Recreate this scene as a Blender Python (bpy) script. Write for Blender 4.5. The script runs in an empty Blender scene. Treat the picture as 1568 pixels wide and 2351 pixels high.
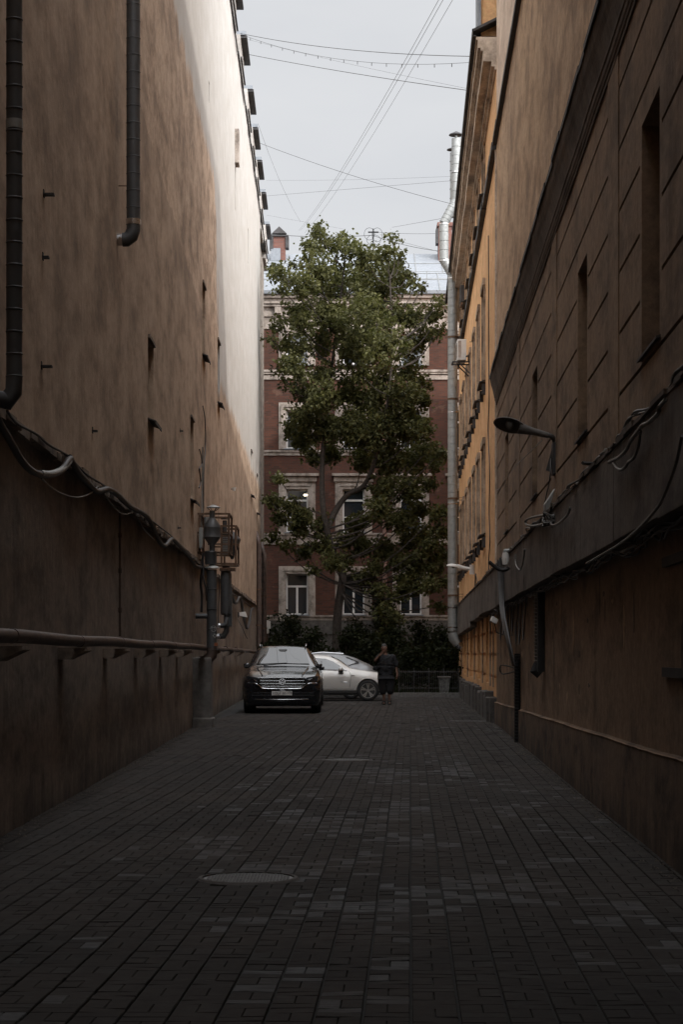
import bpy, bmesh, math, random
import numpy as np
from mathutils import Vector, Matrix

# ---------------------------------------------------------------- camera, sky, sun, exposure
sc = bpy.context.scene
R = math.radians
F, CX, HY, CH = 4500.0, 784.0, 1500.0, 1.5      # focal length in picture units, principal column, horizon row, eye height
cam_d = bpy.data.cameras.new('camera'); cam = bpy.data.objects.new('camera', cam_d)
sc.collection.objects.link(cam); sc.camera = cam
cam.location = (0, 0, CH); cam.rotation_euler = (R(90), 0, 0)
cam_d.sensor_fit = 'HORIZONTAL'; cam_d.sensor_width = 36; cam_d.lens = F/1568*36
cam_d.shift_y = (HY-1175.5)/1568; cam_d.clip_start = .1; cam_d.clip_end = 2000

GLOW = 7.0
SUN = Vector((1, -1.03, 1.13)).normalized()      # towards the sun: behind the camera, to the right
w = bpy.data.worlds.new('World'); sc.world = w; w.use_nodes = True
nt = w.node_tree; nt.nodes.clear()
N = nt.nodes.new; Lk = nt.links.new
out = N('ShaderNodeOutputWorld'); bg = N('ShaderNodeBackground'); bg.inputs[1].default_value = .115
sky = N('ShaderNodeTexSky'); sky.sky_type = 'NISHITA'; sky.sun_disc = False
sky.sun_elevation = math.asin(SUN.z); sky.sun_rotation = math.atan2(SUN.x, SUN.y)
sky.dust_density = 3; sky.air_density = 1
tc = N('ShaderNodeTexCoord'); mp = N('ShaderNodeMapping'); mp.inputs['Scale'].default_value = (1, 1, 3.2)
ns = N('ShaderNodeTexNoise'); ns.inputs['Scale'].default_value = 3.4; ns.inputs['Detail'].default_value = 6
cr = N('ShaderNodeValToRGB'); cr.color_ramp.elements[0].position = .3; cr.color_ramp.elements[1].position = .7
cr.color_ramp.elements[0].color = (5.85, 6.0, 6.3, 1); cr.color_ramp.elements[1].color = (6.95, 7.0, 7.1, 1)
mx = N('ShaderNodeMixRGB'); mx.inputs[0].default_value = .93
Lk(tc.outputs['Generated'], mp.inputs[0]); Lk(mp.outputs[0], ns.inputs['Vector']); Lk(ns.outputs['Fac'], cr.inputs[0])
# thin cloud glows round the hidden sun: the veil is brightest towards it and dullest opposite
dt = N('ShaderNodeVectorMath'); dt.operation = 'DOT_PRODUCT'; nm = N('ShaderNodeVectorMath'); nm.operation = 'NORMALIZE'
Lk(tc.outputs['Generated'], nm.inputs[0]); Lk(nm.outputs[0], dt.inputs[0]); dt.inputs[1].default_value = tuple(SUN)
gl = N('ShaderNodeMapRange'); gl.inputs['From Min'].default_value = -.12; gl.inputs['From Max'].default_value = .95; gl.inputs['To Min'].default_value = 1.0; gl.inputs['To Max'].default_value = GLOW
Lk(dt.outputs['Value'], gl.inputs['Value'])
sc2 = N('ShaderNodeVectorMath'); sc2.operation = 'SCALE'; Lk(cr.outputs[0], sc2.inputs[0]); Lk(gl.outputs[0], sc2.inputs['Scale'])
Lk(sky.outputs[0], mx.inputs[1]); Lk(sc2.outputs[0], mx.inputs[2]); Lk(mx.outputs[0], bg.inputs[0]); Lk(bg.outputs[0], out.inputs[0])

sl = bpy.data.lights.new('sun', 'SUN'); sl.energy = 2.5; sl.angle = R(1.2); sl.color = (1, .96, .91)
so = bpy.data.objects.new('sun', sl); sc.collection.objects.link(so)
so.rotation_euler = (-SUN).to_track_quat('-Z', 'Y').to_euler()
sc.view_settings.view_transform = 'Standard'; sc.view_settings.look = 'None'
sc.view_settings.exposure = 0.0; sc.view_settings.gamma = 1
sc.cycles.max_bounces = 10; sc.cycles.diffuse_bounces = 6; sc.cycles.glossy_bounces = 4
sc.cycles.transmission_bounces = 4; sc.cycles.use_denoising = True
sc.cycles.sample_clamp_indirect = 4

rnd = random.Random(7)
# ---------------------------------------------------------------- helpers
def at(px, py, Y):
    return Vector(((px-CX)*Y/F, Y, CH+(HY-py)*Y/F))
def LW(s, e, z): return (-2.57-.0098*s+e, s, z)          # left wall: s along the alley, e out of the wall
def RW(s, e, z): return (1.88+.0349*s-e, s, z)           # right wall
def onL(px, py, e=0):
    Y = (2.57-e)*F/(740-px); return Vector((-2.57-.0098*Y+e, Y, CH+(HY-py)*Y/F))
def onR(px, py, e=0):
    Y = (1.88-e)*F/(px-941); return Vector((1.88-e+.0349*Y, Y, CH+(HY-py)*Y/F))

class MB:
    def __init__(s): s.v = []; s.f = []
    def add(s, vs, fs):
        n = len(s.v); s.v += [tuple(p) for p in vs]; s.f += [tuple(i+n for i in f) for f in fs]; return s
    def box(s, x0, x1, y0, y1, z0, z1, m=None):
        vs = [(x, y, z) for z in (z0, z1) for y in (y0, y1) for x in (x0, x1)]
        if m: vs = [m(*p) for p in vs]
        return s.add(vs, [(0,2,3,1),(4,5,7,6),(0,1,5,4),(2,6,7,3),(0,4,6,2),(1,3,7,5)])
    def lbox(s, s0, s1, e0, e1, z0, z1, fn=LW):
        return s.box(s0, s1, e0, e1, z0, z1, m=lambda a, b, c: fn(a, b, c))
    def quad(s, a, b, c, d): return s.add([a, b, c, d], [(0, 1, 2, 3)])
    def prism(s, pts, d):     # closed polygon extruded by vector d
        n = len(pts); pts = [Vector(p) for p in pts]; d = Vector(d)
        return s.add(pts+[p+d for p in pts], [tuple(range(n))[::-1], tuple(range(n, 2*n))]+[(i, (i+1) % n, (i+1) % n+n, i+n) for i in range(n)])
    def tube(s, pts, r, seg=8, cap=True):
        pts = [Vector(p) for p in pts]; n = len(pts)
        rs = r if isinstance(r, (list, tuple)) else [r]*n
        t0 = (pts[1]-pts[0]).normalized()
        up = Vector((0, 0, 1)) if abs(t0.z) < .9 else Vector((1, 0, 0))
        u = t0.cross(up).normalized(); rings = []
        for i, p in enumerate(pts):
            a = (pts[i]-pts[i-1]).normalized() if i else t0
            b = (pts[i+1]-pts[i]).normalized() if i < n-1 else a
            t = (a+b)
            t = t.normalized() if t.length > 1e-6 else a
            u = (u-t*u.dot(t)).normalized(); v = t.cross(u)
            k = 1/max(.5, t.dot(a)); 
            rings.append([p+(u*math.cos(q)+v*math.sin(q))*rs[i]*(k if 0 < i < n-1 else 1) for q in [2*math.pi*j/seg for j in range(seg)]])
        vs = [q for g in rings for q in g]
        fs = [(i*seg+j, i*seg+(j+1) % seg, (i+1)*seg+(j+1) % seg, (i+1)*seg+j) for i in range(n-1) for j in range(seg)]
        if cap: fs += [tuple(range(seg))[::-1], tuple(range((n-1)*seg, n*seg))]
        return s.add(vs, fs)
    def lathe(s, prof, o, axis='z', seg=20):
        o = Vector(o); vs = []
        for r, h in prof:
            for j in range(seg):
                q = 2*math.pi*j/seg; c, d = math.cos(q)*r, math.sin(q)*r
                vs.append(o+Vector({'z': (c, d, h), 'x': (h, c, d), 'y': (d, h, c)}[axis]))
        n = len(prof)
        fs = [(i*seg+j, i*seg+(j+1) % seg, (i+1)*seg+(j+1) % seg, (i+1)*seg+j) for i in range(n-1) for j in range(seg)]
        fs += [tuple(range(seg))[::-1], tuple(range((n-1)*seg, n*seg))]
        return s.add(vs, fs)
    def build(s, name, mat, parent=None, smooth=None, bevel=0, local=False):
        me = bpy.data.meshes.new(name); o = bpy.data.objects.new(name, me)
        off = Vector((0, 0, 0))
        if parent and not local: off = wloc(parent)
        me.from_pydata([tuple(Vector(p)-off) for p in s.v], [], s.f); me.validate()
        bm = bmesh.new(); bm.from_mesh(me); bmesh.ops.recalc_face_normals(bm, faces=bm.faces); bm.to_mesh(me); bm.free()
        me.materials.append(mat); sc.collection.objects.link(o)
        if parent: o.parent = parent
        if smooth is not None:
            for p in me.polygons: p.use_smooth = True
            me.set_sharp_from_angle(angle=R(smooth))
        if bevel:
            b = o.modifiers.new('bevel', 'BEVEL'); b.width = bevel; b.segments = 2; b.limit_method = 'ANGLE'
        return o
def wloc(o):
    v = Vector(o.location)
    while o.parent: o = o.parent; v = v+Vector(o.location)
    return v
def tag(o, label, cat, group=None, kind=None):
    if label: o['label'] = label
    if cat: o['category'] = cat
    if group: o['group'] = group
    if kind: o['kind'] = kind
    return o
def thing(name, label, cat, loc=(0, 0, 0), group=None, rz=0):
    o = bpy.data.objects.new(name, None); sc.collection.objects.link(o); o.location = loc; o.rotation_euler = (0, 0, rz)
    o.empty_display_size = .2
    return tag(o, label, cat, group)
def struct(o): o['kind'] = 'structure'; return o
def copy_thing(root, loc=None, rz=None):
    r = root.copy(); sc.collection.objects.link(r)
    for ch in list(root.children):
        c = ch.copy(); sc.collection.objects.link(c); c.parent = r
        for g in list(ch.children):
            d = g.copy(); sc.collection.objects.link(d); d.parent = c
    if loc is not None: r.location = loc
    if rz is not None: r.rotation_euler = (0, 0, rz)
    return r
def wall_grid(mb, fn, s0, s1, z0, z1, holes):
    """plane in (s, e, z) space with rectangular recesses (s0,s1,z0,z1,depth,back)"""
    S = sorted({s0, s1, *[round(min(max(h[i], s0), s1), 4) for h in holes for i in (0, 1)]})
    Z = sorted({z0, z1, *[round(min(max(h[i], z0), z1), 4) for h in holes for i in (2, 3)]})
    for a, b in zip(S, S[1:]):
        for c, d in zip(Z, Z[1:]):
            m, n = (a+b)/2, (c+d)/2
            if any(h[0] < m < h[1] and h[2] < n < h[3] for h in holes): continue
            mb.quad(fn(a, 0, c), fn(b, 0, c), fn(b, 0, d), fn(a, 0, d))
    for a, b, c, d, dep, back in holes:
        mb.quad(fn(a, 0, c), fn(b, 0, c), fn(b, -dep, c), fn(a, -dep, c))
        mb.quad(fn(a, 0, d), fn(b, 0, d), fn(b, -dep, d), fn(a, -dep, d))
        mb.quad(fn(a, 0, c), fn(a, 0, d), fn(a, -dep, d), fn(a, -dep, c))
        mb.quad(fn(b, 0, c), fn(b, 0, d), fn(b, -dep, d), fn(b, -dep, c))
        if back: mb.quad(fn(a, -dep, c), fn(b, -dep, c), fn(b, -dep, d), fn(a, -dep, d))
    return mb

# ---------------------------------------------------------------- materials
def newmat(name):
    m = bpy.data.materials.new(name); m.use_nodes = True
    nt = m.node_tree; b = nt.nodes['Principled BSDF']
    return m, nt, b
def pos(nt, sx=1, sy=1, sz=1):
    g = nt.nodes.new('ShaderNodeNewGeometry'); mp = nt.nodes.new('ShaderNodeMapping')
    mp.inputs['Scale'].default_value = (sx, sy, sz); nt.links.new(g.outputs['Position'], mp.inputs[0]); return mp.outputs[0]
def noise(nt, vec, scale, detail=4, rough=.55):
    n = nt.nodes.new('ShaderNodeTexNoise'); n.inputs['Scale'].default_value = scale; n.inputs['Detail'].default_value = detail
    n.inputs['Roughness'].default_value = rough; nt.links.new(vec, n.inputs['Vector']); return n.outputs['Fac']
def ramp(nt, fac, a, b, ca=(0, 0, 0), cb=(1, 1, 1)):
    r = nt.nodes.new('ShaderNodeValToRGB'); e = r.color_ramp.elements
    e[0].position = a; e[1].position = b; e[0].color = (*ca, 1); e[1].color = (*cb, 1); nt.links.new(fac, r.inputs[0]); return r.outputs[0]
def mixc(nt, fac, a, b, mode='MIX'):
    m = nt.nodes.new('ShaderNodeMixRGB'); m.blend_type = mode
    for i, x in ((0, fac), (1, a), (2, b)):
        if hasattr(x, 'links') or isinstance(x, bpy.types.NodeSocket): nt.links.new(x, m.inputs[i])
        else: m.inputs[i].default_value = x if i == 0 else (*x, 1)
    return m.outputs[0]
def math_(nt, op, a, b=0.0, c=0.0):
    m = nt.nodes.new('ShaderNodeMath'); m.operation = op
    for i, x in enumerate((a, b, c)):
        if isinstance(x, bpy.types.NodeSocket): nt.links.new(x, m.inputs[i])
        else: m.inputs[i].default_value = x
    return m.outputs[0]
def bump(nt, b, h, strength=.3, dist=.02):
    n = nt.nodes.new('ShaderNodeBump'); n.inputs['Strength'].default_value = strength; n.inputs['Distance'].default_value = dist
    nt.links.new(h, n.inputs['Height']); nt.links.new(n.outputs[0], b.inputs['Normal'])
def flat(name, col, rough=.6, metal=0, var=.25, scale=6, bmp=.1, coat=0, emit=None, estr=0, spec=.5):
    m, nt, b = newmat(name)
    v = pos(nt); n = noise(nt, v, scale, 5)
    c = mixc(nt, ramp(nt, n, .3, .7), tuple(x*(1-var) for x in col), tuple(min(1, x*(1+var)) for x in col))
    nt.links.new(c, b.inputs['Base Color']); b.inputs['Roughness'].default_value = rough; b.inputs['Metallic'].default_value = metal
    b.inputs['Coat Weight'].default_value = coat; b.inputs['Coat Roughness'].default_value = .03
    b.inputs['Specular IOR Level'].default_value = spec
    if bmp: bump(nt, b, noise(nt, v, scale*5, 3), bmp, .01)
    if emit: b.inputs['Emission Color'].default_value = (*emit, 1); b.inputs['Emission Strength'].default_value = estr
    return m
def plaster(name, base, dark, light, damp=None, band=None, blot=.5, streak=1.0, rough=.9, patch=None):
    m, nt, b = newmat(name)
    # blotches lie longer along the wall than high; rain streaks run down
    st = noise(nt, pos(nt, 1, .38, .8), 2.3*streak, 8, .68)
    st2 = noise(nt, pos(nt, 1, .9, .07), 4.5*streak, 6, .68)
    big = noise(nt, pos(nt, 1, .3, .35), .55, 5, .65)
    fine = noise(nt, pos(nt, 1, .6, 1), 11, 6, .75)
    mask = noise(nt, pos(nt, 1, .4, .3), .7, 4)
    c = mixc(nt, ramp(nt, big, .36, .66), dark, base)
    c = mixc(nt, math_(nt, 'MULTIPLY', ramp(nt, st, .47, .66), .6), c, light)
    c = mixc(nt, math_(nt, 'MULTIPLY', ramp(nt, st, .36, .50, (1, 1, 1), (0, 0, 0)), min(1, blot*1.35)), c, tuple(x*.62 for x in dark))
    sd = math_(nt, 'MULTIPLY', ramp(nt, st2, .50, .72), ramp(nt, mask, .40, .60))
    c = mixc(nt, math_(nt, 'MULTIPLY', sd, blot*.8), c, tuple(x*.55 for x in dark))
    c = mixc(nt, .30, c, ramp(nt, fine, .25, .75), 'OVERLAY')
    g = nt.nodes.new('ShaderNodeNewGeometry'); sp = nt.nodes.new('ShaderNodeSeparateXYZ'); nt.links.new(g.outputs['Position'], sp.inputs[0])
    z = sp.outputs['Z']
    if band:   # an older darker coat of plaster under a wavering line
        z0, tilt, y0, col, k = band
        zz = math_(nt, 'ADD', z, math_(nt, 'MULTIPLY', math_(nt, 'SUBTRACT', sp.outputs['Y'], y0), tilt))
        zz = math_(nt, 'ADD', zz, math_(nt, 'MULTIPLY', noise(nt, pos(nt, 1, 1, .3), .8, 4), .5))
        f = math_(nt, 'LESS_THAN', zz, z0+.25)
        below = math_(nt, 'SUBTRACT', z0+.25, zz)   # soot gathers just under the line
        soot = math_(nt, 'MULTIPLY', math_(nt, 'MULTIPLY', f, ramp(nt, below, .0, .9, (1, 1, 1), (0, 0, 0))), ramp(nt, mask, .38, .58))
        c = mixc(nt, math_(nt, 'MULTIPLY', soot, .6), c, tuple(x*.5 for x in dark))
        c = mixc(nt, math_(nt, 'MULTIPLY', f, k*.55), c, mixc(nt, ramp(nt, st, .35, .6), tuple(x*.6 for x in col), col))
    if patch:  # paints the sunlit zone paler along the shadow edge: right of y1 above za, before it only above zb
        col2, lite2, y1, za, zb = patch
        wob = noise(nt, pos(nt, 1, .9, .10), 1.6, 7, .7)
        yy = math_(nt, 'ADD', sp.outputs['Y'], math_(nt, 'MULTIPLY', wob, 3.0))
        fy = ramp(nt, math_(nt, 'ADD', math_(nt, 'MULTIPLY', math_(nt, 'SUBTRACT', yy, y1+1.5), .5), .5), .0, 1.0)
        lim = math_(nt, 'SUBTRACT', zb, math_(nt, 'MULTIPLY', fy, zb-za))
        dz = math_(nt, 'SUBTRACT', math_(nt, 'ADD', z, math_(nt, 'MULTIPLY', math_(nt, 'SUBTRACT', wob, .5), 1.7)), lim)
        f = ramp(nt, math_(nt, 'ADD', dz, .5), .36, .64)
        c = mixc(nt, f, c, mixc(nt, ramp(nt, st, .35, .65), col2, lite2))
    if damp:   # rising damp and splash dirt near the ground, ragged upper edge
        zz = math_(nt, 'SUBTRACT', z, math_(nt, 'MULTIPLY', noise(nt, pos(nt, 1.5, 1.5, .25), 1.6, 6, .7), 1.3))
        f = ramp(nt, math_(nt, 'ADD', zz, .8), .05, .45, (1, 1, 1), (0, 0, 0))
        c = mixc(nt, math_(nt, 'MULTIPLY', f, .7), c, damp)
    nt.links.new(c, b.inputs['Base Color']); b.inputs['Roughness'].default_value = rough; b.inputs['Specular IOR Level'].default_value = .25
    h = math_(nt, 'ADD', math_(nt, 'MULTIPLY', noise(nt, pos(nt, 1, 1, .5), 1.1, 5), 3.0), math_(nt, 'MULTIPLY', fine, .35))
    bump(nt, b, h, .55, .03)
    return m
def brick(name, c1, c2, mortar, patch):
    m, nt, b = newmat(name)
    g = nt.nodes.new('ShaderNodeNewGeometry'); sp = nt.nodes.new('ShaderNodeSeparateXYZ'); cb = nt.nodes.new('ShaderNodeCombineXYZ')
    nt.links.new(g.outputs['Position'], sp.inputs[0]); nt.links.new(sp.outputs['X'], cb.inputs[0]); nt.links.new(sp.outputs['Z'], cb.inputs[1])
    br = nt.nodes.new('ShaderNodeTexBrick'); nt.links.new(cb.outputs[0], br.inputs[0])
    br.inputs['Scale'].default_value = 1; br.inputs['Brick Width'].default_value = .26; br.inputs['Row Height'].default_value = .08
    br.inputs['Mortar Size'].default_value = .008; br.inputs['Color1'].default_value = (*c1, 1); br.inputs['Color2'].default_value = (*c2, 1)
    br.inputs['Mortar'].default_value = (*mortar, 1)
    n = noise(nt, pos(nt, 1, 1, 1.6), 1.1, 6, .7)
    c = mixc(nt, ramp(nt, n, .6, .68), br.outputs['Color'], patch)
    c = mixc(nt, .35, c, ramp(nt, noise(nt, pos(nt, 1, 1, .3), .8, 4), .3, .7), 'MULTIPLY')
    nt.links.new(c, b.inputs['Base Color']); b.inputs['Roughness'].default_value = .9
    bump(nt, b, br.outputs['Fac'], -.4, .01)
    return m
def glass(name, col=(.02, .025, .03), rough=.04, ior=1.5):
    m, nt, b = newmat(name); b.inputs['IOR'].default_value = ior
    b.inputs['Base Color'].default_value = (*col, 1); b.inputs['Roughness'].default_value = rough; b.inputs['Specular IOR Level'].default_value = .8
    bump(nt, b, noise(nt, pos(nt), 1.5, 2), .04, .02)
    return m
def duct_mat(name, col, rough=.35, metal=.85):
    m, nt, b = newmat(name)
    v = pos(nt); n = noise(nt, v, 3, 5)
    nt.links.new(mixc(nt, ramp(nt, n, .3, .75), tuple(x*.86 for x in col), col), b.inputs['Base Color'])
    nt.links.new(ramp(nt, noise(nt, v, 9, 3), .3, .7, (rough*.7,)*3, (min(1, rough*1.6),)*3), b.inputs['Roughness']); b.inputs['Metallic'].default_value = metal
    bump(nt, b, n, .06, .02)
    return m
M = {}
M['left'] = plaster('brown tan plaster with painted sunlit zone', (.51, .368, .262), (.35, .25, .178), (.62, .48, .36), blot=.62,
                    band=(9.05, .03, 33, (.38, .275, .197), .8), patch=((.39, .36, .325), (.455, .43, .40), 47.9, 8.3, 12.75))  # patch tones put the sunlit part of the wall into the colour
M['leftpale'] = plaster('pale plaster', (.40, .37, .34), (.34, .31, .28), (.47, .44, .41), blot=.35)
M['leftlow'] = plaster('dirty brown plaster', (.23, .18, .14), (.16, .125, .10), (.28, .22, .175), damp=(.03, .027, .025), blot=.6)
M['leftend'] = plaster('grimy grey plaster', (.26, .225, .19), (.10, .085, .07), (.38, .34, .29), blot=1, streak=2)
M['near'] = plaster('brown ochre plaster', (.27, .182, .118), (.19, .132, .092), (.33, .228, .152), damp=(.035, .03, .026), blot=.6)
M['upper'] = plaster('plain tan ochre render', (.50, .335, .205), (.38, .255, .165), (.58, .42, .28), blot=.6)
M['cornice'] = plaster('sooty dark cornice', (.115, .088, .070), (.08, .063, .052), (.16, .125, .10), blot=.6)
M['plinth'] = plaster('stained plinth plaster', (.17, .115, .08), (.11, .08, .06), (.22, .15, .10), damp=(.035, .03, .027), blot=.8)
M['orange'] = plaster('warm orange plaster', (.76, .45, .225), (.66, .385, .19), (.82, .52, .29), blot=.35)
M['orangetrim'] = plaster('weathered grey brown window trim', (.40, .29, .20), (.26, .20, .15), (.46, .38, .30), blot=.8)
M['eave'] = plaster('cream cornice render', (.52, .42, .33), (.40, .32, .255), (.62, .52, .42), blot=.6)
M['granite'] = flat('dark plinth stone', (.065, .058, .053), .85, var=.35, scale=9, bmp=.3)
M['brick'] = brick('red facade brick', (.118, .038, .020), (.066, .025, .015), (.07, .05, .04), (.15, .08, .055))
M['chbrick'] = brick('chimney brick', (.23, .095, .065), (.17, .065, .05), (.16, .12, .11), (.26, .17, .14))
M['trim'] = plaster('cream stucco trim', (.40, .345, .30), (.29, .245, .21), (.48, .42, .375), blot=.8)
M['tin'] = duct_mat('pale roof sheet metal', (.22, .235, .255), .6, .2)
M['darktin'] = flat('dark roof flashing', (.045, .042, .042), .7, .2, var=.4, scale=4)
M['galv'] = duct_mat('galvanised duct steel', (.33, .335, .325), .5, .55)
M['greyduct'] = duct_mat('dull grey duct steel', (.085, .087, .09), .45, .35)
M['bright'] = duct_mat('bright new steel sleeve', (.62, .62, .63), .2, 1)
M['foil'] = duct_mat('crinkled foil', (.75, .76, .8), .3, .9)
M['rustpipe'] = flat('red brown painted steel', (.066, .043, .034), .55, .2, var=.45, scale=7, bmp=.3)
M['rust'] = flat('rusty angle iron', (.12, .072, .045), .8, .3, var=.5, scale=12, bmp=.4)
M['cable'] = flat('black cable sheath', (.022, .021, .021), .5, 0, var=.3)
M['cablegrey'] = flat('grey worn cable', (.10, .095, .085), .45, 0, var=.4)
M['black'] = flat('soft black rubber', (.016, .016, .017), .75, 0, var=.2)
M['box'] = plaster('painted grey sheet casing', (.15, .13, .115), (.11, .095, .085), (.19, .168, .15), blot=.8, rough=.75)
M['white'] = flat('off white enamel', (.62, .60, .57), .45, 0, var=.08)
M['wframe'] = flat('white window frame paint', (.7, .69, .67), .5, 0, var=.08)
M['pane'] = glass('dark window glass')
M['soil'] = flat('dark garden soil', (.018, .015, .012), .95, 0, var=.5, scale=3, bmp=.6)
M['asphalt'] = flat('old asphalt', (.05, .049, .048), .9, 0, var=.3, scale=8, bmp=.5)
M['joint'] = flat('sand joint', (.012, .0115, .011), .95, 0, var=.3, scale=20, bmp=.4)
M['iron'] = flat('worn cast iron', (.13, .13, .13), .5, .3, var=.3, scale=20, bmp=.3)
M['kerb'] = flat('granite kerb', (.12, .115, .11), .85, 0, var=.3, scale=14, bmp=.4)
M['concrete'] = flat('rough concrete', (.11, .10, .092), .9, 0, var=.35, scale=6, bmp=.5)


# ---------------------------------------------------------------- ground and paving
g = MB().quad((-300, -300, -.06), (300, -300, -.06), (300, 400, -.06), (-300, 400, -.06)).build('ground', M['asphalt']); struct(g)
g = MB().box(-3.6, 6.2, -14, 67.3, -.05, -.015).build('paving_bed', M['joint']); struct(g)

def paving():
    from mathutils import noise as mn
    V, Fc, T = [], [], []
    W = .2; dirx = .0349
    def brick_(x0, x1, y0, y1, tone):
        dz = rnd.gauss(0, .0008); tx = rnd.gauss(0, .0008); ty = rnd.gauss(0, .0008); b = .003
        n = len(V)
        gl = .0013
        x0 += gl*1.2; x1 -= gl*1.2; y0 += gl*.45; y1 -= gl*.45
        for (x, y, s) in ((x0, y0, 0), (x1, y0, 0), (x1, y1, 0), (x0, y1, 0), (x0+b, y0+b, 1), (x1-b, y0+b, 1), (x1-b, y1-b, 1), (x0+b, y1-b, 1)):
            wob = mn.noise(Vector((x*.8, y*.6, 3)))*.008 + mn.noise(Vector((x*.3, y*.25, 8)))*.02
            X = x+dirx*y+mn.noise(Vector((x*.6, y*.35, 5)))*.008
            z = dz+wob*.55+(x-(x0+x1)/2)*tx*20+(y-(y0+y1)/2)*ty*20
            V.append((X, y, z-(0 if s else .005)))
        for s in ((x0, y0), (x1, y0), (x1, y1), (x0, y1)): V.append((s[0]+dirx*s[1], s[1], -.03))
        Fc.append((n+4, n+5, n+6, n+7))
        for a, c in ((0, 1), (1, 2), (2, 3), (3, 0)):
            Fc.append((n+a, n+c, n+c+4, n+a+4)); Fc.append((n+8+a, n+8+c, n+c, n+a))
        T.extend([tone]*9)
    ns_ = int(7.6/W)
    for i in range(ns_):
        xb = -4.5+i*W+.105
        y = 3.6+rnd.choice((0, .1, .2, .3))
        while y < 67:
            xs = xb+dirx*y
            if -3.35-.0098*y < xs+.2 and xs < 1.95+.0349*y:
                def tn(cx, cy):
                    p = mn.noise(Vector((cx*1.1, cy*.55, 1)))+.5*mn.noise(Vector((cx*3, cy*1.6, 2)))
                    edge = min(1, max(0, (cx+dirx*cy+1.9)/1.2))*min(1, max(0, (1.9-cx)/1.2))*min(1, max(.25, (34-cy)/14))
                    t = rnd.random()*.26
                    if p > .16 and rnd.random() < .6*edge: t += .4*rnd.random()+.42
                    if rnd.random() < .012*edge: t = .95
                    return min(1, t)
                j = rnd.random() < .08
                for a in (0, .1):
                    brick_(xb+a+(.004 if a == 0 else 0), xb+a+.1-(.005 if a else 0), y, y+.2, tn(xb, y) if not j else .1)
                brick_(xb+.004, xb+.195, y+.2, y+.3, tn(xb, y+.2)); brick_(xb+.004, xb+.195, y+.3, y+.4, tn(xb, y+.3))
            y += .4
    # edge filler strip rows are hidden under the walls' foot
    me = bpy.data.meshes.new('pavement'); me.from_pydata(V, [], Fc)
    at_ = me.attributes.new('tone', 'FLOAT', 'FACE'); at_.data.foreach_set('value', T)
    o = bpy.data.objects.new('pavement', me); sc.collection.objects.link(o)
    m, nt, b = newmat('concrete paver')
    a = nt.nodes.new('ShaderNodeAttribute'); a.attribute_name = 'tone'
    v = pos(nt, 1, 1, 1); stre = noise(nt, pos(nt, 2, 22, 1), 3, 4, .65)
    t = math_(nt, 'MULTIPLY', a.outputs['Fac'], ramp(nt, stre, .30, .62))
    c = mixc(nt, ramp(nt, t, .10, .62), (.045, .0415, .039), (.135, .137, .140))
    c = mixc(nt, ramp(nt, noise(nt, v, .45, 4), .4, .6), c, mixc(nt, .5, c, (.072, .062, .056)))
    c = mixc(nt, .35, c, ramp(nt, noise(nt, v, 9, 6, .7), .25, .75), 'MULTIPLY')
    nt.links.new(c, b.inputs['Base Color']); b.inputs['Roughness'].default_value = .92; b.inputs['Specular IOR Level'].default_value = .08
    bump(nt, b, noise(nt, v, 60, 3), .35, .004)
    me.materials.append(m); struct(o)
    # drop the bricks where the manhole lids sit
    bm = bmesh.new(); bm.from_mesh(me)
    dead = [f for f in bm.faces if any(((f.calc_center_median().xy-Vector(c)).length < r) for c, r in HOLES)]
    bmesh.ops.delete(bm, geom=dead, context='FACES'); bm.to_mesh(me); bm.free()
HOLES = [((at(570, 2016, 13.08).x, 13.08), .335), ((at(797, 1744, 27.66).x, 27.66), .36)]
paving()
for k, ((x, y), r) in enumerate(HOLES):
    t = thing('manhole_cover', ['round cast iron manhole lid with a chequered face, nearest in the paving', 'round dark manhole lid lying farther along the alley in the paving'][k], 'manhole cover', (x, y, 0))
    zl_ = .012
    MB().lathe([(r-.028, -.04), (r-.028, .0), (r-.004, -.001), (r+.012, -.016), (r+.012, -.04)], (x, y, zl_), seg=48).build('rim', M['granite'], t, 30)
    b = MB().lathe([(r-.034, -.04), (r-.034, -.009)], (x, y, zl_), seg=48)
    for i in range(-13, 14):
        for j in range(-13, 14):
            px, py = i*.022, j*.022
            if px*px+py*py < (r-.05)**2 and (i+j) % 2 == 0: b.box(x+px-.009, x+px+.009, y+py-.009, y+py+.009, zl_-.010, zl_-.004)
    b.build('lid', M['iron'], t)
# cut patch of paving with a raised edge
e = MB(); p0 = at(1032, 1656, 6750/156.); e.box(p0.x, p0.x+1.0, p0.y-.03, p0.y+.03, -.01, .018)
tag(e.build('drain_grate', M['iron'], bevel=.004), 'thin dark iron drain strip lying across the paving at the right wall', 'drain')
# soil of the courtyard garden and its kerb
struct(MB().box(-9, 14, 67.55, 93.9, -.05, .10).build('garden_soil', M['soil']))
k = MB()
x = -6.0
while x < 6.4:
    k.box(x, x+.995, 67.3, 67.55, -.04, .155); x += 1
struct(k.build('kerb', M['kerb'], bevel=.012))

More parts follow.
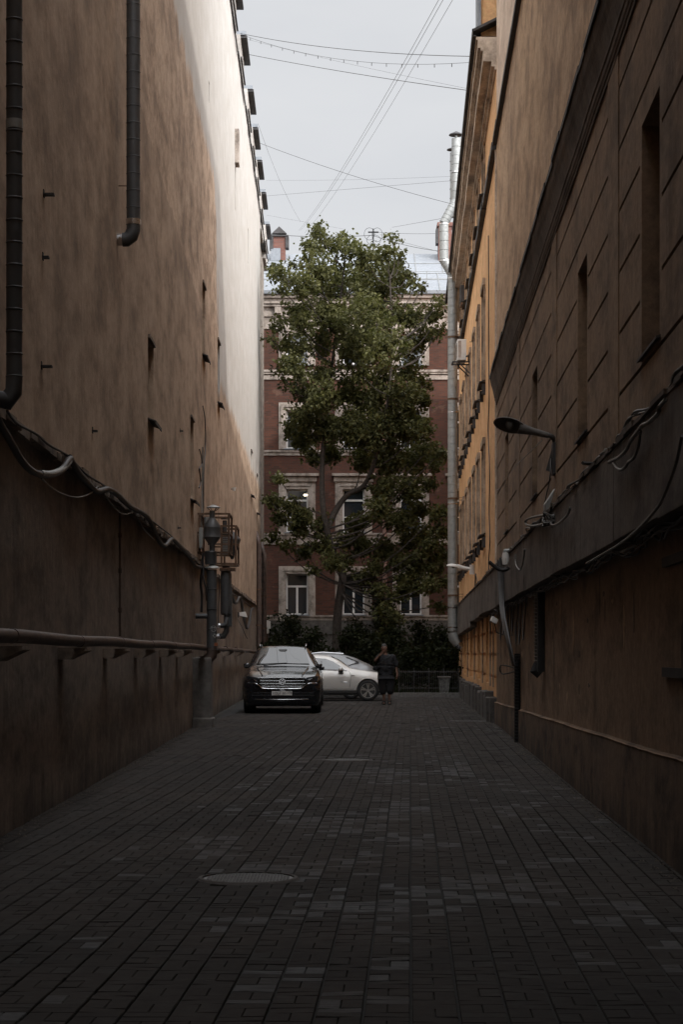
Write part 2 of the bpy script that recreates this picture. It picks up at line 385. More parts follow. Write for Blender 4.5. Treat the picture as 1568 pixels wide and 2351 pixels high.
# grit, leaves and crumbs gathered along the foot of both walls
g_ = random.Random(8); dv = MB()
for k in range(2600):
    s_0 = 8+59*g_.random()**1.3; d_ = abs(g_.gauss(0, .10))+.01; r_ = g_.uniform(.008, .028)
    p = Vector(LW(s_0, d_-.04, .002)) if k % 2 else Vector(RW(s_0, d_+.05, .002)); a = g_.uniform(0, 6.28); h = r_*g_.uniform(.15, .6)
    P = [p+Vector((math.cos(a+q)*r_*g_.uniform(.6, 1), math.sin(a+q)*r_*1.6*g_.uniform(.6, 1), 0)) for q in (0, 2.1, 4.2)]; n0 = len(dv.v)
    dv.add(P+[p+Vector((0, 0, h))], [(0, 1, 3), (1, 2, 3), (2, 0, 3)])
o = dv.build('grit', flat('grit and leaf crumbs', (.07, .06, .048), .95, var=.6, scale=30)); tag(o, 'grit and leaf crumbs gathered along the foot of the walls', 'grit', kind='stuff')

# ---------------------------------------------------------------- left building
TOPZ = 19.65
lb = thing('plastered_building', 'tall pale plastered building with a blank wall along the left of the alley', 'building', (-2.8, 30, 0))
lwin = [(28.9, 29.85, 4.95, 6.15), (42.0, 43.0, 7.9, 9.45), (48.1, 49.1, 7.66, 9.2), (38.2, 39.1, 4.5, 6.1), (70.5, 71.6, 7.2, 8.8), (76.6, 77.6, 7.0, 8.5)]
lslit = [(44.3, 44.6, 14.0, 14.45), (57.8, 58.2, 14.6, 15.9), (67.7, 68.1, 15.0, 16.2)]
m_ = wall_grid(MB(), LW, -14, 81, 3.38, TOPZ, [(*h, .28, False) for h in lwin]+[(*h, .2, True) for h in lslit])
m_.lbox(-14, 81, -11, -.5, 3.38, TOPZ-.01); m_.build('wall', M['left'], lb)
# wavering lower storey, slightly set back under the ledge
lo = MB(); 
for i in range(0, 96):
    a = -14+i; 
    lo.quad(LW(a, -.06, -.05), LW(a+1, -.06, -.05), LW(a+1, -.06, 3.38), LW(a, -.06, 3.38))
lo.quad(LW(-14, -.06, 3.38), LW(81, -.06, 3.38), LW(81, 0, 3.38), LW(-14, 0, 3.38))
lo.quad(LW(81, 0, -.05), LW(81, -11, -.05), LW(81, -11, 3.38), LW(81, 0, 3.38))
lo.build('lower_wall', M['leftlow'], lb)
# ragged ledge
le = MB(); s = -14
while s < 74:
    d = rnd.uniform(.25, .6); le.lbox(s, s+d, -.01, rnd.uniform(.025, .06), 3.36+rnd.uniform(-.02, .02), 3.41+rnd.uniform(0, .05)); s += d*rnd.uniform(.95, 1.0)
le.build('ledge', M['leftlow'], lb)
le2 = MB().lbox(81, 89.5, -10, -.10, -.05, TOPZ-.6); le2.build('end_wall', M['leftend'], lb)
for (a, b_, c, d) in lwin:
    wv = MB().lbox(a, b_, -.3, -.25, c, d).build('window', M['orangetrim'], lb)
    MB().lbox(a+.08, b_-.08, -.25, -.243, c+.08, d-.08).build('pane', M['pane'], wv)
    sl_ = MB(); q = [LW(a-.05, -.2, c+.10), LW(b_+.05, -.2, c+.10), LW(b_+.05, .11, c-.02), LW(a-.05, .11, c-.02)]
    sl_.prism(q, (0, 0, -.02)); sl_.prism([q[3], q[2], Vector(q[2])+Vector((0, 0, -.05)), Vector(q[3])+Vector((0, 0, -.05))], (.012, 0, 0))
    sl_.build('sill', M['darktin'], lb)
    MB().lbox(a-.02, b_+.02, -.01, .035, d, d+.05).build('lintel', M['leftlow'], lb)
cp = MB()
s = 46.0
i = 0
YS = [44.5, 50.2, 55.8, 61.4, 67.3, 72.2, 77.0, 82.4, 88.6]
roof = MB(); roof.add([LW(-14, .04, TOPZ), LW(89.5, .04, TOPZ), LW(89.5, -6, TOPZ+2.2), LW(-14, -6, TOPZ+2.2), LW(-14, -11, TOPZ), LW(89.5, -11, TOPZ)], [(0, 1, 2, 3), (3, 2, 5, 4), (1, 5, 2), (0, 3, 4)])
rf = roof.build('roof', M['tin'], lb)
for y in YS:
    ln = 3.0
    c_ = MB().lbox(y, y+ln, -.9, .0, TOPZ-.3, TOPZ+1.22).build('chimney', M['leftpale'], rf)
    cc = MB().lbox(y+.35, y+ln+.28, -1.08, .2, TOPZ+1.22, TOPZ+1.30); cc.lbox(y+.5, y+ln, -.9, .0, TOPZ+1.3, TOPZ+1.46)
    cc.build('chimney_cap', M['darktin'], rf)
    cp.lbox(y-2.2, y+1.5, -.01, .055, TOPZ-.05, TOPZ+.02); cp.lbox(y+.1, y+3.1, -.01, .05, TOPZ+.52, TOPZ+.56)
    tp = MB().lbox(y+.3, y+.36, -.15, .17, TOPZ+1.30, TOPZ+1.42).build('cap_front', M['tin'], rf)
cp.build('coping', M['darktin'], lb)

# ---------------------------------------------------------------- right near building
rb = thing('rusticated_building', 'brown ochre building with grooved plaster and a dark cornice along the right of the alley', 'building', (3, 20, 0))
NE = 42.5
niches = [(14.75, 15.9, 3.89, 5.77), (20.8, 21.95, 3.87, 5.75), (28.9, 30.1, 3.87, 5.75), (37.4, 38.7, 3.87, 5.75)]
grooves = []
for k in range(6):
    z = 3.80+.55*k
    ss = [-14]
    for a, b_, c, d in niches:
        if c-.05 < z < d+.05: ss += [a-.12, b_+.12]
    ss.append(NE-.25)
    for a, b_ in zip(ss[::2], ss[1::2]): grooves.append((a, b_, z, z+.036, .05, True))
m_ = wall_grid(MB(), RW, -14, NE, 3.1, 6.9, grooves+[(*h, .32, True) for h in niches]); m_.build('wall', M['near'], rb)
# joints between the wall bays
for a in (17.6, 25.0, 33.4):
    MB().lbox(a, a+.9, 0, .012, 3.3, 6.87, fn=RW).build('pilaster', M['near'], rb)
for a, b_, c, d in niches:
    MB().lbox(a+.05, b_-.05, -.315, -.27, c+.02, d-.02, fn=RW).build('window_shutter', M['cornice'], rb)
    q = [RW(a-.06, -.25, c+.09), RW(b_+.06, -.25, c+.09), RW(b_+.06, .035, c-.01), RW(a-.06, .035, c-.01)]
    MB().prism(q, (0, 0, -.02)).build('sill', M['darktin'], rb)
lw_ = MB(); s_ = [-14+i for i in range(0, 57)]+[NE]
for a, b_ in zip(s_, s_[1:]): lw_.quad(RW(a, 0, .3), RW(b_, 0, .3), RW(b_, 0, 3.1), RW(a, 0, 3.1))
lw_.lbox(NE-.02, NE, -9, 0, -.05, 19.9, fn=RW)
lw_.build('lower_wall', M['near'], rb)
def plz(s): return .44+.0112*max(0, NE-s)+.004*math.sin(s*1.1)+rnd.uniform(-.003, .003)
pl = MB(); rim = MB()
i = 0; s = -14.0; b_ = plz(s)
while s < NE-.01:
    e_ = min(NE, s+.18); a, b_ = b_, plz(e_)
    pl.add([RW(s, .045, -.05), RW(e_, .045, -.05), RW(e_, .045, b_), RW(s, .045, a), RW(s, 0, a+.02), RW(e_, 0, b_+.02)], [(0, 1, 2, 3), (3, 2, 5, 4)])
    r1, r2 = .012+.012*rnd.random(), 0
    rim.add([RW(s, .047, a-.004), RW(e_, .047, b_-.006), RW(e_, .05, b_+.004), RW(s, .05, a+.004), RW(s, .0, a+.012), RW(e_, .0, b_+.012)], [(0, 1, 2, 3), (3, 2, 5, 4)])
    s = e_
pl.quad(RW(NE, .045, -.05), RW(NE, -1, -.05), RW(NE, -1, plz(NE)), RW(NE, .045, plz(NE)))
pl.build('plinth', M['plinth'], rb); rim.build('plinth_edge', M['near'], rb)
# stepped cornice with a frayed metal edge
co = MB(); prof = [(-.02, 6.88), (.018, 6.88), (.018, 6.925), (.03, 6.935), (.03, 6.965), (.042, 6.985), (.046, 7.04), (.056, 7.05), (.058, 7.09), (.072, 7.16), (.092, 7.25), (.118, 7.33), (.135, 7.42), (.142, 7.50), (-.02, 7.50)]
n_ = len(prof); ss_ = [-14+i*1.6 for i in range(36) if -14+i*1.6 < NE]+[NE]
wv_ = [[RW(s_0+(e if s_0 == NE else 0), e+.004*math.sin(s_0*2.3), z+.006*math.sin(s_0*1.3)) for e, z in prof] for s_0 in ss_]
co.add([p for r in wv_ for p in r], [(i*n_+j, i*n_+j+1, (i+1)*n_+j+1, (i+1)*n_+j) for i in range(len(ss_)-1) for j in range(n_-1)]+[tuple((len(ss_)-1)*n_+j for j in range(n_))])
co.build('cornice', M['cornice'], rb)
fl = MB(); s = -14.0
while s < NE+.1:
    d = rnd.uniform(.5, 1.6); e_ = .15+rnd.uniform(0, .02); z = 7.50+rnd.uniform(-.004, .02)
    fl.prism([RW(s, -.02, z+.10), RW(s+d, -.02, z+.10), RW(s+d, e_, z), RW(s, e_, z)], (0, 0, .012))
    fl.prism([RW(s, e_, z-.05-rnd.random()*.03), RW(s+d, e_, z-.05), RW(s+d, e_, z+.01), RW(s, e_, z+.01)], (.008, 0, 0)); s += d
fl.build('cornice_flashing', M['darktin'], rb)
up = MB(); s_ = [-14+i*2 for i in range(0, 29)]+[NE]
pu = MB()
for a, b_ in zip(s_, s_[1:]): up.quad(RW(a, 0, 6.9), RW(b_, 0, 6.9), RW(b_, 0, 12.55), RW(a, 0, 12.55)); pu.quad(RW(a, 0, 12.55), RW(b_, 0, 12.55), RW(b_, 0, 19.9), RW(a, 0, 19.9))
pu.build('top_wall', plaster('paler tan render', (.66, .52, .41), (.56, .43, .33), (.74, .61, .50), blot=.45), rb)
up.lbox(-14, NE-.03, -9, -.4, 0, 19.9, fn=RW)
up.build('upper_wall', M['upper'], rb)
sc_ = MB(); s = -14.0
while s < NE:
    d = rnd.uniform(1.0, 2.4); sc_.lbox(s, min(s+d, NE), -.01, .085+rnd.uniform(0, .018), 12.50, 12.60+rnd.uniform(0, .015), fn=RW); s += d
sc_.build('string_course', M['darktin'], rb)
MB().lbox(-14, NE+.2, -9.2, .25, 19.9, 20.1, fn=RW).build('roof', M['tin'], rb)
MB().lbox(NE-.05, NE+.07, -.02, .035, 3.2, 12.4, fn=RW).build('corner_strip', M['eave'], rb)

dmg = random.Random(21)
for k in range(34):
    s_0, z_0 = dmg.uniform(12.5, 41), dmg.uniform(.8, 2.2)
    w_, h_ = dmg.uniform(.03, .12), dmg.choice((.03, .05, .08, .2, .3)); P = []
    for j in range(9):
        a = 2*math.pi*j/9; P.append(RW(s_0+math.cos(a)*w_*dmg.uniform(.5, 1.1), .003, z_0+math.sin(a)*h_*dmg.uniform(.5, 1.1)))
    MB().prism(P, (.006, 0, 0)).build('plaster_damage', M['cornice'] if k % 3 else M['upper'], rb)

# ---------------------------------------------------------------- right far building (orange)
ob = thing('orange_building', 'orange plastered building with rows of windows and cream eaves beyond the brown one', 'building', (4, 58, 0))
OE = 75.0
winY = [48.9, 52.6, 56.2, 59.9, 63.5, 67.2, 70.8]
rows = [(4.5, 6.65), (8.3, 10.6), (12.95, 14.05)]
hol = [(y, y+1.25, a, b_, .22, False) for y in winY for a, b_ in rows]
m_ = wall_grid(MB(), RW, NE, OE, 2.6, 14.4, hol)
m_.quad(RW(OE, 0, -.05), RW(OE, -9, -.05), RW(OE, -9, 15), RW(OE, 0, 15)); m_.lbox(NE, OE-.02, -9, -.45, 0, 15, fn=RW)
m_.build('wall', M['orange'], ob)
gr = []
for k in range(4):
    z = .95+.5*k
    for a, b_ in ((NE+.3, 46.6), (48.6, 52.2), (55.0, 58.5), (61.5, 65.5), (68.5, OE-.3)): gr.append((a, b_, z, z+.075, .10, True))
gw = [(46.9, 48.3, .8, 2.6, .35, True), (52.5, 54.7, .8, 2.6, .35, True), (58.8, 61.2, .8, 2.6, .35, True), (65.8, 68.2, .8, 2.6, .35, True)]
gv = [(a, a+.12, .75, 2.55, .06, True) for a in (NE+1.3, NE+2.9, 50.2, 56.6, 63.2, 70.2, 72.0)]
gr2 = [h for h in gr]
m_ = wall_grid(MB(), RW, NE, OE, .55, 2.6, gr2+gw); m_.build('rusticated_base', M['orange'], ob)
for a, *_ in gv: MB().lbox(a, a+.14, 0, .03, .75, 2.5, fn=RW).build('base_strip', M['orangetrim'], ob)
for a, b_, c, d, *_ in gw:
    wv = MB(); wv.lbox(a, b_, -.34, -.28, c, c+.08, fn=RW); wv.lbox(a, b_, -.34, -.28, d-.08, d, fn=RW)
    for q in (a, (a+b_)/2, b_-.08): wv.lbox(q, q+.08, -.34, -.28, c+.08, d-.08, fn=RW)
    wv = wv.build('window', M['orangetrim'], ob); MB().lbox(a+.02, b_-.02, -.335, -.32, c+.02, d-.02, fn=RW).build('pane', M['pane'], wv)
for y in winY:
    for r_, (a, b_) in enumerate(rows):
        wv = MB()
        for q0, q1, z0, z1 in ((y, y+.1, a, b_), (y+1.15, y+1.25, a, b_), (y+.58, y+.67, a+.1, b_-.1), (y+.1, y+1.15, a, a+.1), (y+.1, y+1.15, b_-.1, b_)):
            wv.lbox(q0, q1, -.2, -.12, z0, z1, fn=RW)
        wv = wv.build('window', M['wframe'] if r_ else M['orangetrim'], ob)
        MB().lbox(y+.02, y+1.23, -.19, -.175, a+.02, b_-.02, fn=RW).build('pane', M['pane'], wv)
        ar = MB()
        for q0, q1, z0, z1, ee in ((y-.2, y-.002, a-.05, b_+.05, .045), (y+1.252, y+1.45, a-.05, b_+.05, .045), (y-.24, y+1.49, b_+.05, b_+.22, .07)):
            ar.lbox(q0, q1, -.02, ee, z0, z1, fn=RW)
        ar.build('window_surround', M['orangetrim'], wv)
        si = MB(); si.prism([RW(y-.2, -.18, a+.05), RW(y+1.45, -.18, a+.05), RW(y+1.45, .16, a-.05), RW(y-.2, .16, a-.05)], (0, 0, -.03))
        for q in (y-.15, y+1.25): si.lbox(q, q+.14, -.02, .09, a-.36, a-.09, fn=RW)
        si.build('window_sill', M['darktin'], wv)
ev = MB()
for e0, z0, z1 in ((.05, 14.15, 14.22), (.12, 14.22, 14.33), (.30, 14.33, 14.56), (.35, 14.56, 14.62), (.41, 14.62, 14.80), (.45, 14.80, 14.86)):
    s = NE+.02
    while s < OE:
        ev.lbox(s, min(OE, s+2.49), -.02, e0+.006*math.sin(s), z0, z1, fn=RW); s += 2.5
ev.build('cornice', M['eave'], ob)
er = MB(); er.prism([RW(NE, .53, 14.96), RW(OE, .53, 14.96), RW(OE, -4, 17.2), RW(NE, -4, 17.2)], (0, 0, .06))
er.prism([RW(NE, .53, 14.86), RW(OE, .53, 14.86), RW(OE, .53, 15.03), RW(NE, .53, 15.03)], (.02, 0, 0))
er.prism([RW(NE, .44, 14.87), RW(OE, .44, 14.87), RW(OE, .53, 14.87), RW(NE, .53, 14.87)], (0, 0, .02))
er.prism([RW(NE, -4, 17.2), RW(OE, -4, 17.2), RW(OE, -9, 14.9), RW(NE, -9, 14.9)], (0, 0, .06))
er.build('roof', M['darktin'], ob)
dm = MB().lbox(NE+.4, NE+1.5, -1.2, .32, 15.0, 17.6, fn=RW); dm.build('roof_dormer', M['orange'], ob)
MB().lbox(NE+.3, NE+1.6, .325, .40, 15.15, 17.8, fn=RW).build('dormer_cladding', M['tin'], ob)
sg = MB(); s = NE+.1
while s < OE:
    d = rnd.uniform(.8, 1.8); sg.lbox(s, min(s+d, OE), -.01, .10+rnd.uniform(0, .03), 12.42+rnd.uniform(0, .03), 12.6, fn=RW); s += d
sg.build('string_course', M['darktin'], ob)
# chunky stone plinth blocks
s = NE+.12
while s < OE-.4:
    d = rnd.choice((.55, .7, .9)); h = rnd.uniform(.52, .66)
    MB().lbox(s, s+d, -.3, .17+rnd.uniform(-.04, .04), -.05, h, fn=RW).build('plinth_block', M['granite'], ob, bevel=.02); s += d+rnd.uniform(.03, .25)
MB().lbox(NE, OE, -.3, -.005, -.05, .56, fn=RW).build('plinth', M['granite'], ob)

# unseen blocks added to shade the brick front and darken the near alley
t = MB(); t.box(6.2, 18, 90, 93.6, 0, 14.2); t.box(6.2, 18, 86, 90, 0, 18.0); t.box(6.2, 18, 76, 86, 0, 22.5); o = t.build('shade_wing', M['orange']); tag(o, 'unseen stepped orange block added behind the orange building to shade the brick front', 'building')
t = MB(); t.box(-2.75, 2.3, -14, 6.5, 3.75, 19.8); o = t.build('shade_block', M['upper']); tag(o, 'unseen plain ochre block added over the viewer to darken the near alley', 'building')

# ---------------------------------------------------------------- brick building closing the view
FY = 94.0
def fz(y): return CH+(HY-y)*FY/F
def fx(x): return (x-CX)*FY/F
bb = thing('brick_building', 'red brick apartment building with cream window surrounds across the end of the alley', 'building', (0, FY, 0))
def FW(s, e, z): return (s, FY-e, z)
cols = [552.5, 682, 811.8, 943, 1072]
brow = [(838, 768), (1030, 942), (1222, 1123), (1411, 1317)]
hol = [(fx(c-25), fx(c+25), fz(a), fz(b_), .3, False) for c in cols for a, b_ in brow]
hol += [(fx(c-34), fx(c+34), .4, 2.4, .4, True) for c in cols]
m_ = wall_grid(MB(), FW, -9, 14, fz(1456), fz(684), [h for h in hol if h[2] > 3]); m_.quad((-9, FY, fz(684)), (-9, FY+12, fz(684)), (-9, FY+12, 0), (-9, FY, 0))
m_.build('wall', M['brick'], bb)
wall_grid(MB(), FW, -9, 14, -.05, fz(1456), [(h[0],h[1],.3,2.1,h[4],h[5]) for h in hol if h[2] < 3]).build('base_wall', M['concrete'], bb)
bl = MB()
for ya, yb, e0 in ((855, 850, .14), (860, 855, .10), (872, 862, .05), (1038, 1034, .10), (1046, 1038, .05), (1228, 1224, .13), (1236, 1228, .07), (1250, 1236, .04), (1416, 1412, .12), (1424, 1416, .07)):
    bl.lbox(-9, 14, -.02, e0, fz(ya), fz(yb), fn=FW)
bl.build('string_course', M['trim'], bb)
MB().lbox(-9, 14, -.02, .05, fz(1456), fz(1424)-.004, fn=FW).build('stone_band', M['concrete'], bb)
cn = MB()
for ya, yb, e0 in ((756, 728, .05), (728, 722, .12), (722, 706, .09), (706, 700, .28), (700, 688, .36), (688, 681, .5)):
    cn.lbox(-9, 14, -.02, e0, fz(ya), fz(yb), fn=FW)
for i in range(24): cn.lbox(-8.9+i*.95, -8.6+i*.95, .09, .27, fz(721.5), fz(707), fn=FW)
cn.build('cornice', M['trim'], bb)
rf = MB(); z0, z1 = fz(681)+.02, CH+(HY-584)*99.6/F
rf.prism([(-9, FY-.62, z0), (14, FY-.62, z0), (14, FY-.62, z0+.16), (-9, FY-.62, z0+.16)], (0, .03, 0))
rf.prism([(-9, FY-.6, z0+.14), (14, FY-.6, z0+.14), (14, FY+5.6, z1), (-9, FY+5.6, z1)], (0, 0, -.12))
rf.prism([(-9, FY+5.6, z1), (14, FY+5.6, z1), (14, FY+12, z0), (-9, FY+12, z0)], (0, 0, -.12))
rfo = rf.build('roof', M['tin'], bb)
sm = MB()
def rp(x, t, h=0): return Vector((x, FY-.6+6.2*t, z0+.14+(z1-z0-.14)*t+h))
for i in range(17):
    x = -8.5+i*1.32; sm.tube([rp(x, 0, .02), rp(x, .45, .02)], .018, 4); sm.tube([rp(x+.3, .45, .02), rp(x+.3, 1, .02)], .018, 4)
for t_ in (.28, .45, .72): sm.tube([rp(-9, t_, .02), rp(14, t_, .02)], .016, 4)
sm.build('roof_seam', M['galv'], rfo)
rl = MB()
for z in (.35, .7): rl.tube([rp(-9, .12, z), rp(14, .12, z)], .012, 4)
for i in range(16): rl.tube([rp(-8.5+i*1.4, .12, 0), rp(-8.5+i*1.4, .12, .72)], .014, 4)
rl.build('roof_railing', M['galv'], rfo)
for ri, (a, b_) in enumerate(brow):
    for c in cols:
        x0, x1, za, zb = fx(c-25), fx(c+25), fz(a), fz(b_)
        fr = MB(); fw = .07
        fr.lbox(x0, x0+fw, -.24, -.16, za, zb, fn=FW); fr.lbox(x1-fw, x1, -.24, -.16, za, zb, fn=FW)
        fr.lbox(x0+fw, x1-fw, -.24, -.16, za, za+fw, fn=FW); fr.lbox(x0+fw, x1-fw, -.24, -.16, zb-fw, zb, fn=FW)
        tz = za+(zb-za)*(.67 if ri != 2 else .72); fr.lbox(x0+fw, x1-fw, -.24, -.155, tz, tz+.09, fn=FW)
        if ri == 2: fr.lbox(x0+fw, x1-fw, -.24, -.157, za+(zb-za)*.34, za+(zb-za)*.34+.05, fn=FW)
        else: fr.lbox((x0+x1)/2-.05, (x0+x1)/2+.05, -.24, -.157, za+fw, tz, fn=FW)
        wv = fr.build('window', M['wframe'], bb)
        MB().lbox(x0+.02, x1-.02, -.23, -.215, za+.02, zb-.02, fn=FW).build('pane', M['pane'], wv)
        su = MB()
        for k_, (o0, o1, ee) in enumerate(((0, .14, .07), (.14, .26, .11), (.26, .36, .06))):
            su.lbox(x0-o1, x0-o0, -.02, ee, za-.04, zb+o0, fn=FW); su.lbox(x1+o0, x1+o1, -.02, ee, za-.04, zb+o0, fn=FW)
            su.lbox(x0-o1, x1+o1, -.02, ee, zb+o0, zb+o1, fn=FW)
        if ri == 2:
            su.lbox(x0-.42, x1+.42, -.02, .14, zb+.36, zb+.62, fn=FW); su.lbox(x0-.52, x1+.52, -.02, .26, zb+.62, zb+.74, fn=FW)
        su.build('window_surround', M['trim'], wv)
        MB().lbox(x0-.1, x1+.1, -.15, .15, za-.05, za-.002, fn=FW).build('window_sill', M['tin'], wv)
# lamps lit inside the third storey room
lamp_m = flat('lit lamp', (1, .9, .7), emit=(1, .88, .66), estr=7)
for dx in (-1.6, 2.6):
    MB().lathe([(.01, -.045), (.05, -.025), (.055, .01), (.03, .045)], (fx(701+dx), FY+.185, fz(1136)), seg=10).build('ceiling_lamp', lamp_m, bb, 60)
# chimneys on the brick building
Yc = 98.4
def cx_(x): return (x-CX)*Yc/F
def cz_(y): return CH+(HY-y)*Yc/F
ch = thing('roof_chimney', 'brick chimney with a gabled black hood on the far roof at the left', 'chimney', (cx_(641), Yc, cz_(590)))
t = MB().box(cx_(627), cx_(655), Yc, Yc+.6, cz_(598), cz_(544)); t.build('shaft', M['chbrick'], ch)
t = MB().box(cx_(622), cx_(644), Yc-.06, Yc-.01, cz_(600), cz_(571)); t.build('sheet_skirt', M['tin'], ch)
t = MB().box(cx_(620), cx_(662), Yc-.1, Yc+.7, cz_(544), cz_(541)); t.box(cx_(619), cx_(627.5), Yc-.08, Yc+.6, cz_(572), cz_(544.2)); t.box(cx_(655.5), cx_(663), Yc-.08, Yc+.6, cz_(570), cz_(544.2)); t.build('side_flap', M['darktin'], ch)
t = MB()
for q in (626, 657): t.box(cx_(q)-.02, cx_(q)+.02, Yc, Yc+.04, cz_(541), cz_(536))
t.prism([(cx_(624), Yc-.05, cz_(537)), (cx_(658), Yc-.05, cz_(537)), (cx_(641), Yc-.05, cz_(521))], (0, .8, 0)); t.build('hood', M['darktin'], ch)
ch = thing('roof_chimney', 'tall brick chimney on the far roof half hidden by the steel duct', 'chimney', (cx_(1022), Yc, cz_(600)))
MB().box(cx_(1007), cx_(1037), Yc, Yc+1, cz_(606), cz_(520)).build('shaft', M['chbrick'], ch)
MB().box(cx_(1004), cx_(1040), Yc-.08, Yc+1.1, cz_(520), cz_(512)).build('cap', M['chbrick'], ch)
MB().box(cx_(1001), cx_(1006.5), Yc-.08, Yc+.6, cz_(560), cz_(526)).build('side_flap', M['darktin'], ch)

# ---------------------------------------------------------------- ducts, pipes and cables
def duct(mb, pts, r, step=.14, rib=.0032, seg=18):
    """sheet steel duct with a raised seam every `step`"""
    P, Q = [Vector(p) for p in pts], []
    rs = []
    for a, b in zip(P, P[1:]):
        L = (b-a).length; n = max(1, int(L/step)); 
        for i in range(n):
            for t, rr in ((i/n, r), (i/n+.010/L, r), (i/n+.015/L, r+rib*1.6), (i/n+.020/L, r+rib*1.6), (i/n+.025/L, r), (i/n+.033/L, r)):
                if t < 1: Q.append(a.lerp(b, t)); rs.append(rr)
    Q.append(P[-1]); rs.append(r)
    return mb.tube(Q, rs, seg)
def ring(mb, p, d, r, h=.03):
    d = Vector(d).normalized()*h/2; return mb.tube([Vector(p)-d, Vector(p)+d], r, 18)
UP = Vector((0, 0, 1))
# left wall: two falling grey ducts
t = thing('wall_duct', 'thick dark grey steel duct at the left edge, bent towards the wall low down', 'duct', onL(32, 1000, .2), 'steel ducts on the left wall')
p = [onL(30, 925, .2), onL(33, 890, .2), onL(33, 870, .2)]; p[1].y = p[2].y; b_ = p[2].copy(); b_.z = 18
duct(MB(), [p[2], b_], .062, .17).build('pipe', M['greyduct'], t, 40)
q = p[2]; MB().tube([q+Vector((0, 0, .02)), q+Vector((-.005, 0, -.10)), q+Vector((-.06, 0, -.17)), q+Vector((-.30, -.2, -.13))], .064, 18).build('elbow', M['greyduct'], t, 40)
ring(MB(), onL(33, 287, .2), UP, .066, .07).build('clamp', M['galv'], t, 40)
t = thing('wall_duct', 'slimmer grey steel duct ending in a bright elbow halfway up the left wall', 'duct', onL(306, 500, .2), 'steel ducts on the left wall')
q = onL(306, 520, .2); b_ = q.copy(); b_.z = 18.5
duct(MB(), [q, b_], .086, .21).build('pipe', M['greyduct'], t, 40)
q2 = onL(270, 553, .02); MB().tube([q+Vector((0, 0, .03)), q+Vector((0, 0, -.05)), q+Vector((-.025, 0, -.125)), q+Vector((-.085, 0, -.17)), q+Vector((-.135, 0, -.172))], .086, 18).build('elbow', M['greyduct'], t, 40)
ring(MB(), q+Vector((0, 0, .05)), UP, .093, .07).build('clamp', M['bright'], t, 40)
MB().tube([q+Vector((-.12, 0, -.172)), q+Vector((-.225, 0, -.172))], .074, 18).build('sleeve', M['bright'], t, 40)
MB().tube([onL(306, 428, .2), onL(272, 428, .0)+Vector((0, 0, 0))], .006, 6).build('bracket', M['rust'], t)

# heating main along the left wall
t = thing('heating_pipe', 'long red brown horizontal pipe on brackets low along the left wall', 'pipe', (-2.6, 30, 1.6))
b_ = MB(); ps = [Vector(LW(s, .16+.01*math.sin(s), 1.63-.0018*max(0, s-35)+.008*math.sin(s*.9))) for s in np.arange(-8, 77, 1.4)]
b_.tube(ps, .056, 14).build('pipe', M['rustpipe'], t, 40)
c_ = MB()
for s in (15.2, 19.4, 23.5, 27.4, 31.6, 35.3, 44.2, 49, 55): ring(MB(), LW(s, .16+.01*math.sin(s), 1.63+.008*math.sin(s*.9)), (0, 1, 0), .060, .05).build('collar', M['rustpipe'], t, 40)
for s in (11.2, 15.3, 19.5, 23.5, 27.4, 31.6, 35.2, 45.0, 52.0, 59.0):
    MB().prism([LW(s, -.06, 1.56), LW(s, .23, 1.56), LW(s, .23, 1.53), LW(s, .04, 1.44), LW(s, -.06, 1.44)], (0, .4, 0)).build('bracket', M['leftlow'], t)

def z8(x, y): return (x/2.178/1.6327, (1500+y/2.178)/1.6327)
def z4(x, y): return ((700+x/3.617)/1.6327, (1850+y/3.617)/1.6327)
def smooth_pts(P, n=6):
    P = [Vector(p) for p in P]; out = []
    for i in range(len(P)-1):
        a, b, c, d = P[max(0, i-1)], P[i], P[i+1], P[min(len(P)-1, i+2)]
        for k in range(n):
            u = k/n; out.append(.5*((2*b)+(c-a)*u+(2*a-5*b+4*c-d)*u*u+(3*b-a-3*c+d)*u*u*u))
    return out+[P[-1]]
A = [(-60, 40), (0, 190), (80, 330), (180, 500), (280, 590), (400, 610), (500, 570), (560, 490), (580, 478)]
def cable(name, pts, r, mat, label, cat='cable', grp=None, n=6):
    o = MB().tube(smooth_pts(pts, n), r, 8).build(name, mat, None, 60); return tag(o, label, cat, grp)
e1 = .10
cable('sagging_cable', [onL(*z8(*p), e1+.05) for p in A], .030, M['cable'], 'thick sagging black cable loop at the left edge below the plaster ledge')
MB_ = [onL(*z8(*p), e1+.05) for p in ((330, 600), (400, 606), (470, 588), (520, 556), (566, 500))]
tag(MB().tube(smooth_pts(MB_), .0325, 10).build('cable_sleeve', M['galv'], None, 60), 'shiny steel sleeve on the thick sagging cable loop at the left', 'cable sleeve')
B = [(570, 470), (640, 590), (720, 680), (790, 745), (880, 728), (950, 765), (1050, 860), (1120, 900), (1200, 950), (1255, 1050), (1305, 1160), (1350, 1188), (1400, 1135), (1450, 1170), (1560, 1290)]
P = [onL(*z8(*p), e1) for p in B]+[onL(*z4(*p), .1) for p in ((60, 880), (120, 980), (200, 1000))]
cable('ledge_cable', P, .034, M['cable'], 'thick dark bundled cable running along the left ledge down to the exhaust ducts')
P = [onL(*z8(*p), .07) for p in ((60, 90), (140, 190), (300, 280), (400, 365), (560, 460), (700, 600), (840, 690), (1000, 800), (1130, 900), (1300, 1030), (1400, 1110), (1560, 1260))]
cable('ledge_cable', P, .012, M['cable'], 'thin black cable clipped close to the left ledge above the thick one')
P = [onL(*z8(*p), .1) for p in ((340, 640), (420, 715), (520, 770), (630, 795), (730, 765), (800, 705))]
cable('loose_cable', P, .008, M['cablegrey'], 'thin grey wire sagging in a loop beneath the steel sleeve, left wall')
P = [onL(*z8(*p), .1) for p in ((850, 760), (920, 860), (1000, 930), (1075, 920))]
